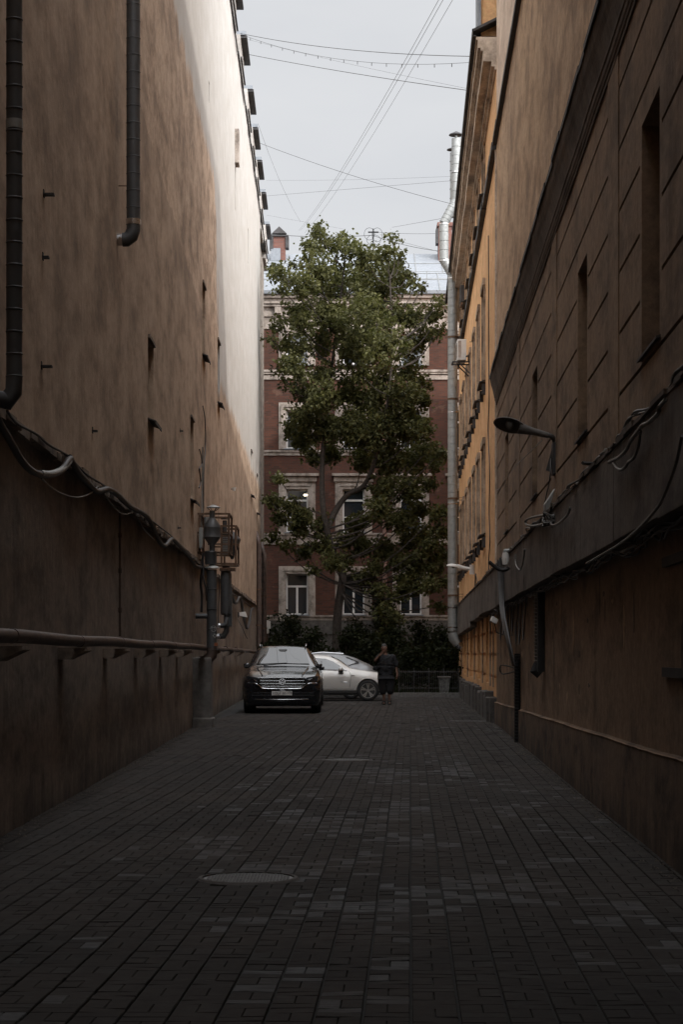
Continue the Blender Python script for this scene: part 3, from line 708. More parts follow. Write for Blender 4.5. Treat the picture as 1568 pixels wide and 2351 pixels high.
cable('loose_cable', P, .007, M['cablegrey'], 'short thin wire loop under the middle of the left ledge cable')
P = [onL(*z8(*p), .1) for p in ((1120, 950), (1180, 1060), (1260, 1140))]
cable('loose_cable', P, .007, M['cablegrey'], 'short thin wire hanging near the lower end of the left ledge cable')
P = [onL(*z4(*p), .12) for p in ((610, 1350), (640, 1460), (675, 1480), (710, 1410), (740, 1440), (760, 1600), (790, 1760), (820, 1820), (850, 1740), (875, 1580), (900, 1560))]
cable('sagging_cable', P, .045, M['cable'], 'thick black cable looping down beside the far end of the left wall')
P = [onL(*z4(*p), .08) for p in ((610, 1345), (700, 1400), (790, 1470), (900, 1560))]
cable('ledge_cable', P, .02, M['cable'], 'thin cable along the ledge beyond the exhaust ducts on the left wall')
P = [onL(*z4(*p), .1) for p in ((690, 1700), (760, 1830), (800, 1930), (825, 1965))]
cable('loose_cable', P, .010, M['cable'], 'thin wire dangling beneath the white floodlight on the left wall')
# small conduit down the left wall and hooks
P = [LW(24.9, .0, z) for z in (3.3, 2.6, 2.0, 1.72)]
t = thing('wall_conduit', 'thin vertical pipe with couplings on the lower left wall above the heating pipe', 'conduit', P[0])
MB().tube(P, .014, 8).build('pipe', M['rustpipe'], t, 40)
c_ = MB()
for z in (3.0, 2.55, 2.05): c_.tube([LW(24.9, .0, z-.03), LW(24.9, .0, z+.03)], .024, 8)
c_.build('coupling', M['rustpipe'], t, 40)
hooks = [(258, 726), (160, 838), (98, 443, ), (98, 590), (418, 990), (262, 955)]
for k, (x, y) in enumerate([(100, 448), (98, 592), (95, 842), (413, 990), (212, 990), (408, 1212)]):
    q = onL(x, y, 0); b_ = MB().lbox(q.y-.04, q.y+.04, -.02, .10 if k in (0, 2) else .06, q.z-.009, q.z+.009); b_.lbox(q.y-.03, q.y+.03, .0, .008, q.z-.025, q.z+.045)
    tag(b_.build('wall_hook', M['darktin']), ['small iron hook high on the left wall between the two grey ducts', 'small iron hook just below the first one beside the left edge duct', 'small iron hook low near the left edge duct above the sagging cable',
        'small flat iron hook between the two tall slit windows of the left wall', 'small iron hook right above the middle of the left ledge', 'small iron hook over the ledge left of the exhaust frames'][k], 'hook', 'iron hooks in the left wall')
q = onL(541, 384, 0); tag(MB().lbox(q.y-.5, q.y+.1, -.02, .12, q.z, q.z+1.0).build('wall_patch', M['trim'], bevel=.01), 'pale square block standing proud of the sunlit wall under the roof', 'block')
q = onL(530, 1123, 0)
t = thing('wall_lamp', 'tiny round white lamp on the left wall above the exhaust ducts', 'lamp', q)
MB().lathe([(.035, -.05), (.06, .05)], q+Vector((.09, 0, 0)), 'z', 14).build('lamp_shade', M['white'], t, 60)
MB().tube([q, q+Vector((.09, 0, 0))], .012, 6).build('arm', M['darktin'], t)

def z2(x, y): return (x/1.568/1.6327, (1000+y/1.568)/1.6327)
cable('wall_wire', [onL(*z2(x, y), .04) for x, y in ((1192, 820), (1205, 900), (1208, 1050), (1198, 1200), (1196, 1440), (1190, 1700))], .012, M['cable'], 'thin black wire hanging down the left wall towards the exhaust drum')
cable('wall_wire', [onL(*z2(x, y), .04) for x, y in ((1192, 1060), (1190, 1250), (1186, 1450), (1180, 1650))], .016, M['cablegrey'], 'second thin wire close beside the one above the exhaust drum')
cable('wall_wire', [onL(*z2(x, y), .08) for x, y in ((1172, 1075), (1182, 1110), (1188, 1160), (1172, 1190), (1180, 1260), (1170, 1300))], .014, M['cable'], 'short frayed wire curling beside the two long wires, left wall')
# kitchen exhaust stack on the left wall
YX = 40.0
def X(x, y, Y=YX): return at(*z4(x, y), Y)
pier = thing('masonry_pier', 'squat crumbling concrete pier against the left wall under the exhaust duct', 'pier', (-2.9, YX, 0))
b_ = MB().box(-3.1, at(486, 1600, 39.9).x, 39.75, 40.35, -.05, 1.42); b_.box(-3.1, at(487, 1600, 39.9).x+.03, 39.7, 40.4, -.05, .2); b_.build('block', M['concrete'], pier, bevel=.03)
st = thing('exhaust_duct', 'tall grey exhaust duct with a bulging filter and rain cap rising from the pier', 'duct', (X(340, 2000).x, YX, 1.5))
c0 = X(340, 2120); c1 = X(340, 1030)
duct(MB(), [c0, c1], .105, .34, .008).build('lower_duct', M['greyduct'], st, 40)
MB().tube([c0+Vector((0, 0, .05)), c0+Vector((0, 0, -.10)), c0+Vector((-.12, 0, -.22)), c0+Vector((-.28, 0, -.24))], .11, 16).build('elbow', M['rustpipe'], st, 40)
def lz(prof, xc, Y=YX):   # profile given as (half width px in zoom4 units, y in zoom4 units)
    o = X(xc, 0, Y); sc_ = Y/F/3.617/1.6327
    return MB().lathe([(r*sc_, (X(xc, y, Y).z-o.z)) for r, y in prof], o, 'z', 22)
lz([(105, 1012), (100, 1000), (15, 952)], 345).build('rain_skirt', M['galv'], st, 40)
lz([(80, 960), (80, 800), (84, 795), (80, 780)], 325).build('middle_duct', M['greyduct'], st, 40)
lz([(38, 790), (38, 700), (112, 600), (116, 590), (112, 580), (112, 470), (116, 462), (112, 450), (112, 435), (45, 335), (38, 330), (38, 235)], 345).build('filter_drum', M['greyduct'], st, 40)
lz([(98, 192), (96, 186), (8, 150)], 360).build('rain_cap', M['galv'], st, 40)
b_ = MB()
for a in range(6):
    q = a*math.pi/3; o = X(360, 235); r1, r2 = .05, .13
    b_.tube([o+Vector((math.cos(q)*r1, math.sin(q)*r1, 0)), X(360, 190)+Vector((math.cos(q)*r2, math.sin(q)*r2, 0))], .006, 5)
b_.build('cap_strut', M['darktin'], st)
b_ = MB(); b_.tube([X(120, 1660), X(280, 1660)], .055, 14).build('side_branch', M['greyduct'], st, 40)
# round sticker with a crossed ring, and a diamond
o = X(362, 1830, YX-.107)
b_ = MB()
for k in range(24):
    a0, a1 = k*math.pi/12, (k+1)*math.pi/12
    for r0, r1 in ((.052, .062), (.022, .029)):
        b_.quad(*[o+Vector((math.cos(a)*r, 0, math.sin(a)*r)) for a, r in ((a0, r0), (a0, r1), (a1, r1), (a1, r0))])
for k in range(4):
    a = math.pi/4+k*math.pi/2; d = Vector((math.cos(a), 0, math.sin(a))); n = Vector((-d.z, 0, d.x))*.006
    b_.quad(o+d*.026-n, o+d*.055-n, o+d*.055+n, o+d*.026+n)
pale = flat('faded sticker', (.33, .33, .32), .6)
b_.build('ring_sticker', pale, st)
o = X(380, 1925, YX-.109); b_ = MB().quad(o+Vector((-.045, 0, -.0)), o+Vector((.0, 0, -.05)), o+Vector((.045, 0, 0)), o+Vector((0, 0, .05)))
b_.build('diamond_sticker', pale, st)
b_ = MB().quad(*[o+Vector(v) for v in ((-.02, -.003, -.012), (.016, -.003, -.022), (.018, -.003, .008), (-.012, -.003, .024))]); b_.build('sticker_mark', M['black'], st)
o = X(400, 2040, YX-.108); MB().box(o.x-.04, o.x+.03, o.y-.004, o.y, o.z-.035, o.z+.03).build('orange_tag', flat('orange tag', (.3, .10, .04)), st)
Y2 = 43.5
s2 = thing('exhaust_silencer', 'second grey exhaust cylinder with two elbows just beyond the first', 'duct', (X(530, 1700, Y2).x, Y2, 1.6))
lz([(66, 1645), (66, 1632), (74, 1625), (76, 1100), (68, 1062), (68, 1055), (80, 1045), (80, 1005), (50, 1000), (50, 975)], 532, Y2).build('drum', M['greyduct'], s2, 40)
p = [X(540, 1640, Y2), X(540, 1860, Y2), X(500, 1930, Y2), X(420, 1935, Y2)]
MB().tube(p, .062, 14).build('elbow', M['greyduct'], s2, 40)
p = [X(545, 1680, Y2-.05), X(530, 1770, Y2-.1), X(490, 1790, Y2-.1), X(420, 1785, Y2-.1)]
MB().tube(p, .05, 14).build('upper_elbow', M['greyduct'], s2, 40)
MB().tube([X(420, 1785, Y2-.11), X(455, 1787, Y2-.11)], .053, 14).build('sleeve', M['foil'], s2, 40)
MB().tube([X(415, 1935, Y2), X(460, 1935, Y2)], .065, 14).build('lower_sleeve', M['foil'], s2, 40)
b_ = MB(); q = X(600, 1600, Y2); b_.box(q.x-.09, q.x+.02, Y2-.05, Y2+.3, X(0, 1800, Y2).z, X(0, 1270, Y2).z); b_.build('side_box', M['greyduct'], s2)
b_ = MB(); q = X(560, 1020, Y2); b_.box(q.x-.18, q.x+.16, Y2-.18, Y2+.18, q.z-.05, q.z+.02); b_.box(q.x-.14, q.x+.19, Y2-.2, Y2+.2, q.z+.05, q.z+.09); b_.build('shelf', M['rust'], s2)
# rusty frames with fan units
def frame(name, label, x0, x1, y0, y1, Y, mids=()):
    a, b = X(x0, y0, Y), X(x1, y1, Y); t = thing(name, label, 'frame', ((a.x+b.x)/2, Y, b.z))
    r = .022; wx = -2.57-.0098*Y
    for yy in (Y-.0, Y+1.1):
        for xx in (a.x, b.x): MB().box(xx-r, xx+r, yy-r, yy+r, b.z, a.z).build('post', M['rust'], t)
    rail = MB()
    for zz in (a.z, b.z, *[X(0, m, Y).z for m in mids]):
        for yy in (Y, Y+1.1): rail.box(min(a.x, wx), b.x-r, yy-r*.9, yy+r*.9, zz-r*.9, zz+r*.9)
        for xx in (a.x, b.x): rail.box(xx-r*.9, xx+r*.9, Y+r, Y+1.1-r, zz-r*.85, zz+r*.85)
    rail.build('rail', M['rust'], t); return t
frame('equipment_cage', 'rusty angle iron cage behind the exhaust drum, nearer of the two', 175, 570, 275, 800, 40.35, (530,))
frame('equipment_cage', 'rusty angle iron cage farther along and lower than the first', 470, 665, 440, 950, 44.0, (685,))
def fan_unit(label, x0, x1, y0, y1, Y, d):
    a, b = X(x0, y0, Y), X(x1, y1, Y); t = thing('air_conditioner', label, 'air conditioner', ((a.x+b.x)/2, Y, b.z), 'air conditioning units')
    MB().box(a.x, b.x, Y, Y+d, b.z, a.z).build('casing', M['greyduct'], t, bevel=.01)
    g_ = MB(); n = 12
    for i in range(n): z = b.z+(a.z-b.z)*(i+.5)/n; g_.box(a.x+.03, b.x-.03, Y-.012, Y-.002, z-.008, z+.008)
    g_.build('grille', M['galv'], t); return t
fan_unit('grey louvred fan unit inside the farther rusty cage', 470, 580, 530, 840, 44.3, .5)
fan_unit('grey louvred fan unit behind the exhaust drum in the nearer cage', 235, 330, 320, 500, 40.9, .4)
b_ = MB(); a, c = X(165, 460, 40.2), X(215, 740, 40.2); b_.box(a.x, c.x, 40.2, 40.35, c.z, a.z)
tag(b_.build('meter_box', M['galv'], bevel=.008), 'narrow pale metal box on the wall left of the exhaust drum', 'box')
o = X(615, 640, 44.6); tag(MB().lathe([(.03, -.42), (.12, -.2), (.2, .02), (.19, .05), (.02, .22)], o, 'z', 18).build('fan_cowl', M['greyduct'], None, 40), 'grey conical fan cowl at the far side of the second rusty cage', 'fan cowl')
o = X(515, 350, 44.2); t = MB().tube([X(515, 540, 44.2), X(515, 365, 44.2)], .05, 12); t.lathe([(.09, 0), (.09, .02), (.01, .05)], o, 'z', 14); tag(t.build('vent_pipe', M['darktin'], None, 40), 'short dark vent pipe with a cap above the louvred fan unit', 'vent')
P = [X(230, 800), X(215, 900), X(218, 1000), X(190, 1200), X(205, 1380), X(200, 1610)]
cable('dropping_cable', P, .028, M['cable'], 'thick black cable dropping along the left side of the exhaust duct')
P = [X(218, 1000, 39.85), X(235, 1180, 39.8), X(265, 1300, 39.8), X(270, 1450, 39.85)]
cable('dropping_cable', P, .018, M['cable'], 'thinner black cable crossing behind the exhaust duct skirt')
P = [X(440, 1100, 41), X(440, 1300, 41), X(432, 1500, 41), X(428, 1700, 41), X(420, 1780, 41)]
cable('dropping_cable', P, .010, M['cable'], 'thin wire running down between the two exhaust cylinders')
# floodlight
q = onL(*z4(700, 1640), .1)
t = thing('floodlight', 'white floodlight sticking out of the far part of the left wall', 'floodlight', q)
a, b = at(*z4(715, 1640), q.y), at(*z4(812, 1640), q.y)
MB().prism([at(*z4(712, 1608), q.y), at(*z4(795, 1600), q.y), at(*z4(818, 1675), q.y), at(*z4(715, 1655), q.y)], (0, .12, 0)).build('lamp_head', M['white'], t, bevel=.008)
MB().prism([at(*z4(690, 1600), q.y), at(*z4(712, 1615), q.y), at(*z4(712, 1655), q.y), at(*z4(690, 1690), q.y)], (0, .1, 0)).build('bracket', M['darktin'], t)
# brown drain pipes at the end of the left wall
for k, (x, y0, y1, lab) in enumerate(((594.5, 1236, 1575, 'red brown drainpipe bent at the top at the far end of the left wall'), (606.5, 1262, 1590, 'dark brown drainpipe standing just right of the red brown one'))):
    Yp = 76.5+k*9; r = .10 if k == 0 else .11
    t = thing('drainpipe', lab, 'drainpipe', at(x, 1500, Yp))
    p = [at(x, y1, Yp), at(x, y0+12, Yp), at(x-4 if k == 0 else x-5, y0, Yp), Vector(at(x-8, y0-14, Yp))+Vector((0, .3, 0))]
    p[0].z = .1; MB().tube(p, r, 14).build('pipe', M['rustpipe'], t, 40)
    c_ = MB()
    for z in (1.2, 2.6, 4.0): ring(c_, (p[0].x, Yp, z), UP, r+.02, .06)
    c_.build('collar', M['rust'], t, 40)
a, b = at(605.5, 1454, 90), at(620, 1424, 90)
t = thing('utility_box', 'small off white utility box on a post behind the nearest black car', 'box', ((a.x+b.x)/2, 90, a.z))
MB().box(a.x, b.x-.06, 89.9, 90.15, a.z, b.z).build('cabinet', M['white'], t, bevel=.01); MB().box(b.x-.055, b.x+.02, 89.95, 90.1, a.z+.22, b.z-.03).build('side_case', M['white'], t)
MB().box((a.x+b.x)/2-.04, (a.x+b.x)/2+.04, 90.16, 90.24, .1, b.z+.05).build('post', M['rust'], t)
# downpipe on the brick front
t = thing('drainpipe', 'pinkish brown drainpipe down the middle of the brick front', 'drainpipe', (fx(883), FY-.3, 1))
p = Vector((fx(883), FY-.28, .2)); MB().tube([p, Vector((p.x, p.y, fz(700))), Vector((p.x, p.y-.3, fz(690)))], .105, 14).build('pipe', plaster('faded pink pipe paint', (.27, .16, .13), (.2, .12, .1), (.33, .21, .17)), t, 40)
c_ = MB()
for z in np.arange(1.5, 17, 2.6): ring(c_, (p.x, p.y, z), UP, .13, .05)
c_.build('collar', M['rust'], t, 40)

# big steel duct on the orange building
YD = 69.0
def D(x, y, Y=YD): return at(x, y, Y)
t = thing('steel_duct', 'tall ribbed galvanised duct climbing the orange building and bending round its eaves', 'duct', D(1040, 1480))
P = [D(1039.5, 1448), D(1039.2, 632), D(1019.5, 598), D(1019, 514), D(1047, 462), D(1047.5, 320)]
duct(MB(), P[:2], .172, .28, -.012, 24).build('lower_run', M['galv'], t, 40)
duct(MB(), [P[1], P[2]], .168, .12, .007, 24).build('elbow', M['galv'], t, 40)
duct(MB(), [P[2], P[3]], .166, .28, -.012, 24).build('offset_run', M['galv'], t, 40)
duct(MB(), [P[3], P[4]], .166, .15, .007, 24).build('elbow', M['galv'], t, 40)
duct(MB(), [P[4], P[5]], .160, .28, -.012, 24).build('upper_run', M['galv'], t, 40)
b_ = MB().tube([D(1039.5, 1452), D(1042, 1466), D(1052, 1478)], .178, 24); b_.build('outlet_elbow', M['galv'], t, 40)
MB().tube([D(1051, 1476, YD-.02), D(1060, 1487, YD-.02)], .15, 24).build('outlet_cap', M['bright'], t, 40)
c_ = MB()
for y in (628, 775, 917, 1145, 1367): 
    q = D(1039.4, y); ring(c_, q, UP, .186, .07); c_.tube([q+Vector((.17, 0, .05)), q+Vector((.45, 0, .05))], .009, 5); c_.tube([q+Vector((.17, 0, -.05)), q+Vector((.45, 0, -.05))], .009, 5)
c_.build('clamp', M['rust'], t, 40)
c_ = MB()
for y, x in ((640, 1039.4), (947, 1039.4), (1157, 1039.4), (1395, 1039.4), (1440, 1039.4), (600, 1019.4), (516, 1019.2), (397, 1047.3), (468, 1047)): ring(MB(), D(x, y), UP, .181, .045).build('bright_band', M['bright'], t, 40)
MB().lathe([(.26, 0), (.25, .03), (.02, .14)], D(1047.5, 312), 'z', 24).build('rain_cap', M['darktin'], t, 40)
MB().tube([D(1047.5, 322), D(1047.5, 310)], .05, 8).build('cap_strut', M['galv'], t)
YE = 70.2
t = thing('steel_duct', 'slimmer galvanised duct with a small cap behind the top of the big one', 'duct', at(1040, 500, YE))
duct(MB(), [at(1041.5, 500, YE), at(1041.5, 352, YE)], .13, .29, .01, 20).build('run', M['galv'], t, 40)
MB().lathe([(.20, 0), (.19, .03), (.02, .1)], at(1038.5, 346, YE), 'z', 20).build('rain_cap', M['darktin'], t, 40)
MB().tube([at(1039.5, 354, YE), at(1039, 345, YE)], .03, 8).build('cap_strut', M['galv'], t)

# casing along the right wall
t = thing('pipe_casing', 'long grey painted sheet metal casing boxed along the right walls under the cables', 'casing', (3, 30, 2.8))
s = -14.0; k = 0
while s < 74:
    d = rnd.uniform(1.4, 3.6); e_ = min(74, s+d); zb = 2.42-max(0, s-45)*.006+rnd.uniform(-.015, .015); zt = 3.19+rnd.uniform(-.01, .01); ee = .2+rnd.uniform(-.004, .004)
    if s > 52: zb -= .12
    MB().lbox(s+.004, e_-.004, -.03, ee, zb, zt, fn=RW).build('panel', M['box'], t, bevel=.006); s = e_
rg = MB(); s = -14.0
while s < 74:
    d = rnd.uniform(.2, .7); rg.lbox(s, s+d, .0, .21+rnd.uniform(0, .03), 3.185, 3.20+rnd.uniform(0, .035), fn=RW); s += d
rg.build('debris_edge', M['cornice'], t)
# cable bundle on top of the casing
def bundle(seed, n, s0, s1, e, z, amp, r, label, mat):
    g_ = random.Random(seed); t = thing('cable_bundle', label, 'cable bundle', RW((s0+s1)/2, e, z))
    for k in range(n):
        ph = g_.uniform(0, 6); P = []
        s = s0
        while s <= s1:
            P.append(RW(s, e+g_.uniform(-.02, .035)+.02*math.sin(s*3+ph), z+g_.uniform(-amp, amp)+.03*math.sin(s*2.1+ph))); s += g_.uniform(.35, .8)
        MB().tube(smooth_pts(P, 4), r*g_.uniform(.6, 1.3), 6).build('strand', mat[k % len(mat)], t, 60)
    return t
bundle(3, 4, 6, 45, .17, 3.25, .022, .0085, 'tangled grey and black cables lying along the top edge of the right casing', [M['cablegrey'], M['cable']])
bundle(9, 6, 6, 44, .08, 2.37, .05, .010, 'heavy tangle of black cables tucked under the right casing', [M['cable'], M['cable'], M['cablegrey']])
P = [onR(*p, .24) for p in ((1345, 1060), (1375, 1063), (1408, 1068))]
tag(MB().tube([onR(1404, 1068, .0)+Vector((-.27, 0, .02)), onR(1404, 1068, -.05)], .018, 4).build('iron_bar', M['darktin']), 'dark iron bar sticking out of the right casing among the cables', 'bar')
def z9(x, y): return ((1860+x/2.24)/1.6327, (1500+y/2.24)/1.6327)
LOOPS = [([(985, 530), (1010, 570), (1050, 585), (1090, 555), (1110, 520), (1150, 490), (1190, 400), (1210, 260)], .012, 'grey cable loop hanging from the iron bar end on the right casing'),
         ([(400, 965), (300, 985), (250, 1010), (255, 1045), (320, 1055), (430, 1030)], .016, 'grey cable loop sticking out left below the metal spotlight'),
         ([(450, 1010), (470, 1050), (530, 1030), (600, 960), (620, 900)], .014, 'pale knotted cable just right of the metal spotlight'),
         ([(160, 1300), (165, 1380), (200, 1425), (225, 1360), (240, 1250)], .012, 'thin cable loop over the casing near the riser'),
         ([(1420, 0), (1370, 60), (1360, 110), (1290, 180), (1260, 200), (1230, 210), (1190, 260), (1130, 340), (1090, 420), (1030, 480), (950, 520)], .014, 'thick grey cable climbing steeply along the right casing'),
         ([(1560, 300), (1500, 560), (1400, 820), (1330, 930), (1200, 1075), (1050, 1200), (900, 1290), (760, 1370)], .011, 'thick dark cable sweeping down at the right edge below the casing')]
for pts, r, lab in LOOPS: cable('looped_cable', [onR(*z9(*p), .25) for p in pts], r, M['cablegrey'] if r < .0165 else M['cable'], lab)
# knot of ties
t = MB(); o = onR(*z9(455, 1010), .25)
for k in range(7):
    P = [o+Vector((rnd.uniform(-.09, .09), rnd.uniform(-.05, .05), rnd.uniform(-.09, .09))) for _ in range(5)]; t.tube(smooth_pts(P, 4), .009, 6)
tag(t.build('cable_knot', M['cablegrey'], None, 60), 'pale tangle of knotted cable ends above the right casing', 'cable knot')
# riser of cables and its conduit down to the ground
YR = 33.0
t = thing('cable_riser', 'bundle of black cables dropping from the right casing to the ground through a ribbed conduit', 'cable riser', RW(YR, .2, 0))
for k in range(8):
    dx = (k-3.5)*.045
    P = [RW(35.2+dx*6, .24+.02*(k % 3), 3.2), RW(35.0+dx*5, .25, 2.6), RW(34.6+dx*4, .24, 2.2), RW(33.6+dx*3, .2, 1.75), RW(33.2+dx*2, .12, 1.3)]
    MB().tube(smooth_pts(P, 5), .015, 6).build('strand', M['cable'], t, 60)
duct(MB(), [RW(33.2, .06, 0), RW(33.2, .06, 1.5)], .05, .055, .010, 12).build('ribbed_conduit', M['black'], t, 40)
P = [RW(33.2, .08, 1.25), RW(33.9, .3, 1.3), RW(34.0, .28, 1.15), RW(33.2, .1, 1.2)]; MB().tube(smooth_pts(P, 5), .012, 6).build('hook_loop', M['cable'], t)
t = thing('hanging_conduit', 'short ribbed conduit hanging open under the right casing', 'conduit', RW(27.8, .1, 1.2))
duct(MB(), [RW(27.6, .08, 1.33), RW(27.6, .08, 2.42)], .045, .05, .010, 12).build('ribbed_tube', M['cablegrey'], t, 40)
MB().lbox(27.28, 27.42, 0, .1, 1.25, 2.4, fn=RW).build('backing_rail', M['black'], t)
MB().tube([RW(27.6, .08, 1.36), RW(27.6, .12, 1.26), RW(27.6, .05, 1.2)], .06, 10).build('end_plug', M['black'], t)
# thin hanging wires under the casing
g_ = random.Random(5)
for k in range(8):
    s = 30+k*1.1; P = [RW(s, .1, 2.36), RW(s+.1, .12, 2.1-g_.random()*.3), RW(s+.5, .12, 1.95-g_.random()*.3), RW(s+.9, .1, 2.3)]
    cable('hanging_wire', P, .009, M['cable'], 'thin wire drooping in a loop beneath the right casing', grp='wires drooping beneath the right casing')
# iron straps in the right wall near the edge
for k, (z, lab) in enumerate(((2.13, 'upper of two dark iron straps in the wall at the right edge'), (1.33, 'lower of two dark iron straps in the wall at the right edge'))):
    tag(MB().lbox(12.6, 14.4, -.01, .03, z, z+.07, fn=RW).build('iron_strap', M['darktin']), lab, 'strap')
# metal spotlight
q = onR(*z9(400, 920), .0)
t = thing('spotlight', 'grey metal wedge shaped spotlight above the tangled cables on the right', 'spotlight', q)
a = [onR(*z9(*p), .3) for p in ((262, 920), (410, 870), (405, 940), (330, 980))]
for v in a: v.y = a[1].y
MB().prism(a, (0, .25, 0)).build('lamp_head', M['galv'], t, bevel=.006)
MB().tube([a[1]+Vector((0, .1, -.1)), onR(*z9(420, 1000), .0)], .02, 6).build('bracket', M['darktin'], t)
# street lamps
def street_lamp(name, label, tip, heel, Y, rw, tilt, mat, wallpt, plate):
    t = thing(name, label, 'street lamp', wallpt)
    tip, heel = at(*tip, Y), at(*heel, Y); ax = (heel-tip); L = ax.length; ax.normalize()
    hl = L*.58; ctr = tip+ax*hl/2
    side = ax.cross(UP).normalized(); upv = side.cross(ax)
    ct, st_ = math.cos(tilt), math.sin(tilt); side, upv = side*ct-upv*st_, side*st_+upv*ct
    if upv.z < 0: upv = -upv
    d = MB(); vs = []; n = 24; K = 7
    for shell in (0, .012):
        for k in range(K+1):
            q = k/K*math.pi/2
            for j in range(n):
                a = 2*math.pi*j/n; rr = math.cos(q) if k < K else .0
                vs.append(ctr+ax*(math.cos(a)*(hl/2-shell)*rr)+side*(math.sin(a)*(rw-shell)*rr)+upv*(math.sin(q)*(rw*.55-shell)))
    fs = []
    for sh in (0, 1):
        for k in range(K):
            for j in range(n): a, b = sh*(K+1)*n+k*n+j, sh*(K+1)*n+k*n+(j+1) % n; fs.append((a, b, b+n, a+n))
    m = (K+1)*n
    for j in range(n): fs.append((j, (j+1) % n, (j+1) % n+m, j+m))
    d.add(vs, fs); d.build('lamp_shade', mat, t, 60)
    MB().tube([ctr+ax*hl*.30, ctr+ax*hl*.5, ctr+ax*hl*.75, heel], [rw*.62, rw*.5, rw*.38, rw*.30], 12).build('housing', mat, t, 60)
    MB().lathe([(.01, -.07), (.045, -.04), (.055, .02), (.02, .07)], ctr+upv*rw*.12, 'z', 12).build('bulb', M['cablegrey'], t, 60)
    return t, heel
W1 = onR(1272, 1075, 0)
t, heel = street_lamp('street_lamp', 'old dark street lamp with an oval bowl reaching out from the right wall', (1133, 968), (1259, 1000), 25.2, .125, R(-42), M['concrete'], W1, None)
MB().tube(smooth_pts([heel, heel+Vector((.05, 0, -.02)), heel+Vector((.085, .05, -.12)), Vector((2.66, 25.25, heel.z-.45))], 6), .03, 10).build('pole', M['darktin'], t, 50)
MB().lbox(25.1, 25.4, 0, .05, heel.z-.50, heel.z-.1, fn=RW).build('wall_plate', M['darktin'], t)
cable('lamp_wire', [heel+Vector((-.08, 0, -.06)), onR(1175, 1080, .1), onR(1155, 1115, .1), onR(1140, 1125, .1)], .006, M['cablegrey'], 'thin loose wire trailing from the dark street lamp to the wall')
cable('lamp_wire', [heel+Vector((.03, 0, -.3)), onR(1262, 1100, .1), onR(1250, 1160, .1), onR(1252, 1185, .15)], .008, M['cable'], 'black wire dropping from the dark street lamp to the casing')
W2 = onR(1086, 1300, 0)
t, heel = street_lamp('street_lamp', 'small white street lamp on the orange wall farther down the alley', (1025, 1299), (1078, 1306), 57.0, .16, R(0), M['white'], W2, None)
MB().tube([heel, Vector((RW(57, 0, 0)[0], 57, heel.z-.03))], .03, 8).build('arm', M['white'], t)
MB().box(heel.x, heel.x+.16, 56.95, 57.0, heel.z-.16, heel.z+.12).build('wall_plate', M['white'], t)
P = [onR(1092, 1318, .05), onR(1091, 1340, .05), onR(1088, 1375, .1)]; cable('lamp_wire', P, .02, M['cable'], 'black wire dropping from the small white street lamp')
P = [onR(1092, 1318, .05), onR(1101, 1350, .1), onR(1118, 1385, .1), onR(1140, 1402, .2)]; cable('lamp_wire', P, .01, M['cable'], 'thin wire curving from the white street lamp down across the casing')
def zF(x, y): return ((1640+x/2.61)/1.6327, (1000+y/2.61)/1.6327)
P = [onR(*zF(x, y), .03) for x, y in ((498, -300), (500, 100), (500, 400), (500, 800), (505, 1300), (495, 1600), (510, 2000), (505, 2400), (512, 2700), (500, 2900), (515, 3300))]
cable('wall_wire', P, .012, M['cable'], 'thin black wire hanging the full height of the orange wall beside the corner')
# air conditioner on brackets
YA = 60.5
a, b = at(1050, 827, YA), at(1071, 779, YA)
t = thing('air_conditioner', 'off white air conditioner on a steel bracket halfway up the orange wall', 'air conditioner', (b.x, YA, a.z), 'air conditioning units')
MB().box(a.x, b.x, YA, YA+.85, a.z, b.z).build('casing', M['white'], t, bevel=.015)
MB().box(a.x+.03, a.x+.12, YA-.008, YA+.004, a.z+.08, b.z-.05).build('side_panel', M['trim'], t)
g_ = MB()
for i in range(9): z = a.z+.12+(b.z-a.z-.2)*i/9; g_.box(a.x-.012, a.x+.003, YA+.1, YA+.75, z, z+.02)
g_.build('grille', M['trim'], t)
xw = RW(YA, 0, 0)[0]
g_ = MB()
for yy in (YA+.1, YA+.7):
    g_.box(a.x-.15, xw+.02, yy-.02, yy+.02, a.z-.06, a.z-.02); g_.tube([(a.x+.05, yy, a.z-.07), (xw, yy, a.z-.42)], .02, 5)
g_.box(a.x-.15, a.x-.11, YA+.12, YA+.68, a.z-.058, a.z-.022); g_.build('bracket', M['darktin'], t)
P = [(b.x-.02, YA, a.z+.1), (b.x+.12, YA, a.z+.2), (b.x+.2, YA+.1, b.z-.15), (xw, YA+.2, b.z-.05)]
MB().tube(smooth_pts(P), .022, 8).build('hose', M['cable'], t)
a, b = at(1058, 700, 66), at(1066, 655, 66)
t = thing('wall_cabinet', 'dark slotted bracket box high on the orange wall just right of the steel duct', 'cabinet', (b.x, 66, a.z))
MB().box(a.x, b.x, 66, 66.6, a.z+.1, b.z).build('casing', M['darktin'], t); MB().box(a.x, RW(66, 0, 0)[0], 65.9, 66.6, a.z, a.z+.06).build('shelf', M['rust'], t)
t = thing('cctv_camera', 'small pale box camera under the right casing near the corner', 'camera', onR(1130, 1420, .2))
q = onR(1134, 1422, .22); MB().add([Vector(v) for v in [q+Vector(w_) for w_ in ((-.07, -.05, -.03), (.05, -.05, -.09), (.09, -.05, .0), (-.03, -.05, .07), (-.07, .2, -.03), (.05, .2, -.09), (.09, .2, .0), (-.03, .2, .07))]], [(0, 1, 2, 3), (4, 7, 6, 5), (0, 4, 5, 1), (1, 5, 6, 2), (2, 6, 7, 3), (3, 7, 4, 0)]).build('body', M['white'], t, bevel=.006)
MB().tube([q+Vector((.02, .1, -.05)), q+Vector((.06, .1, -.25)), q+Vector((.2, .1, -.3))], .014, 6).build('bracket', M['darktin'], t)
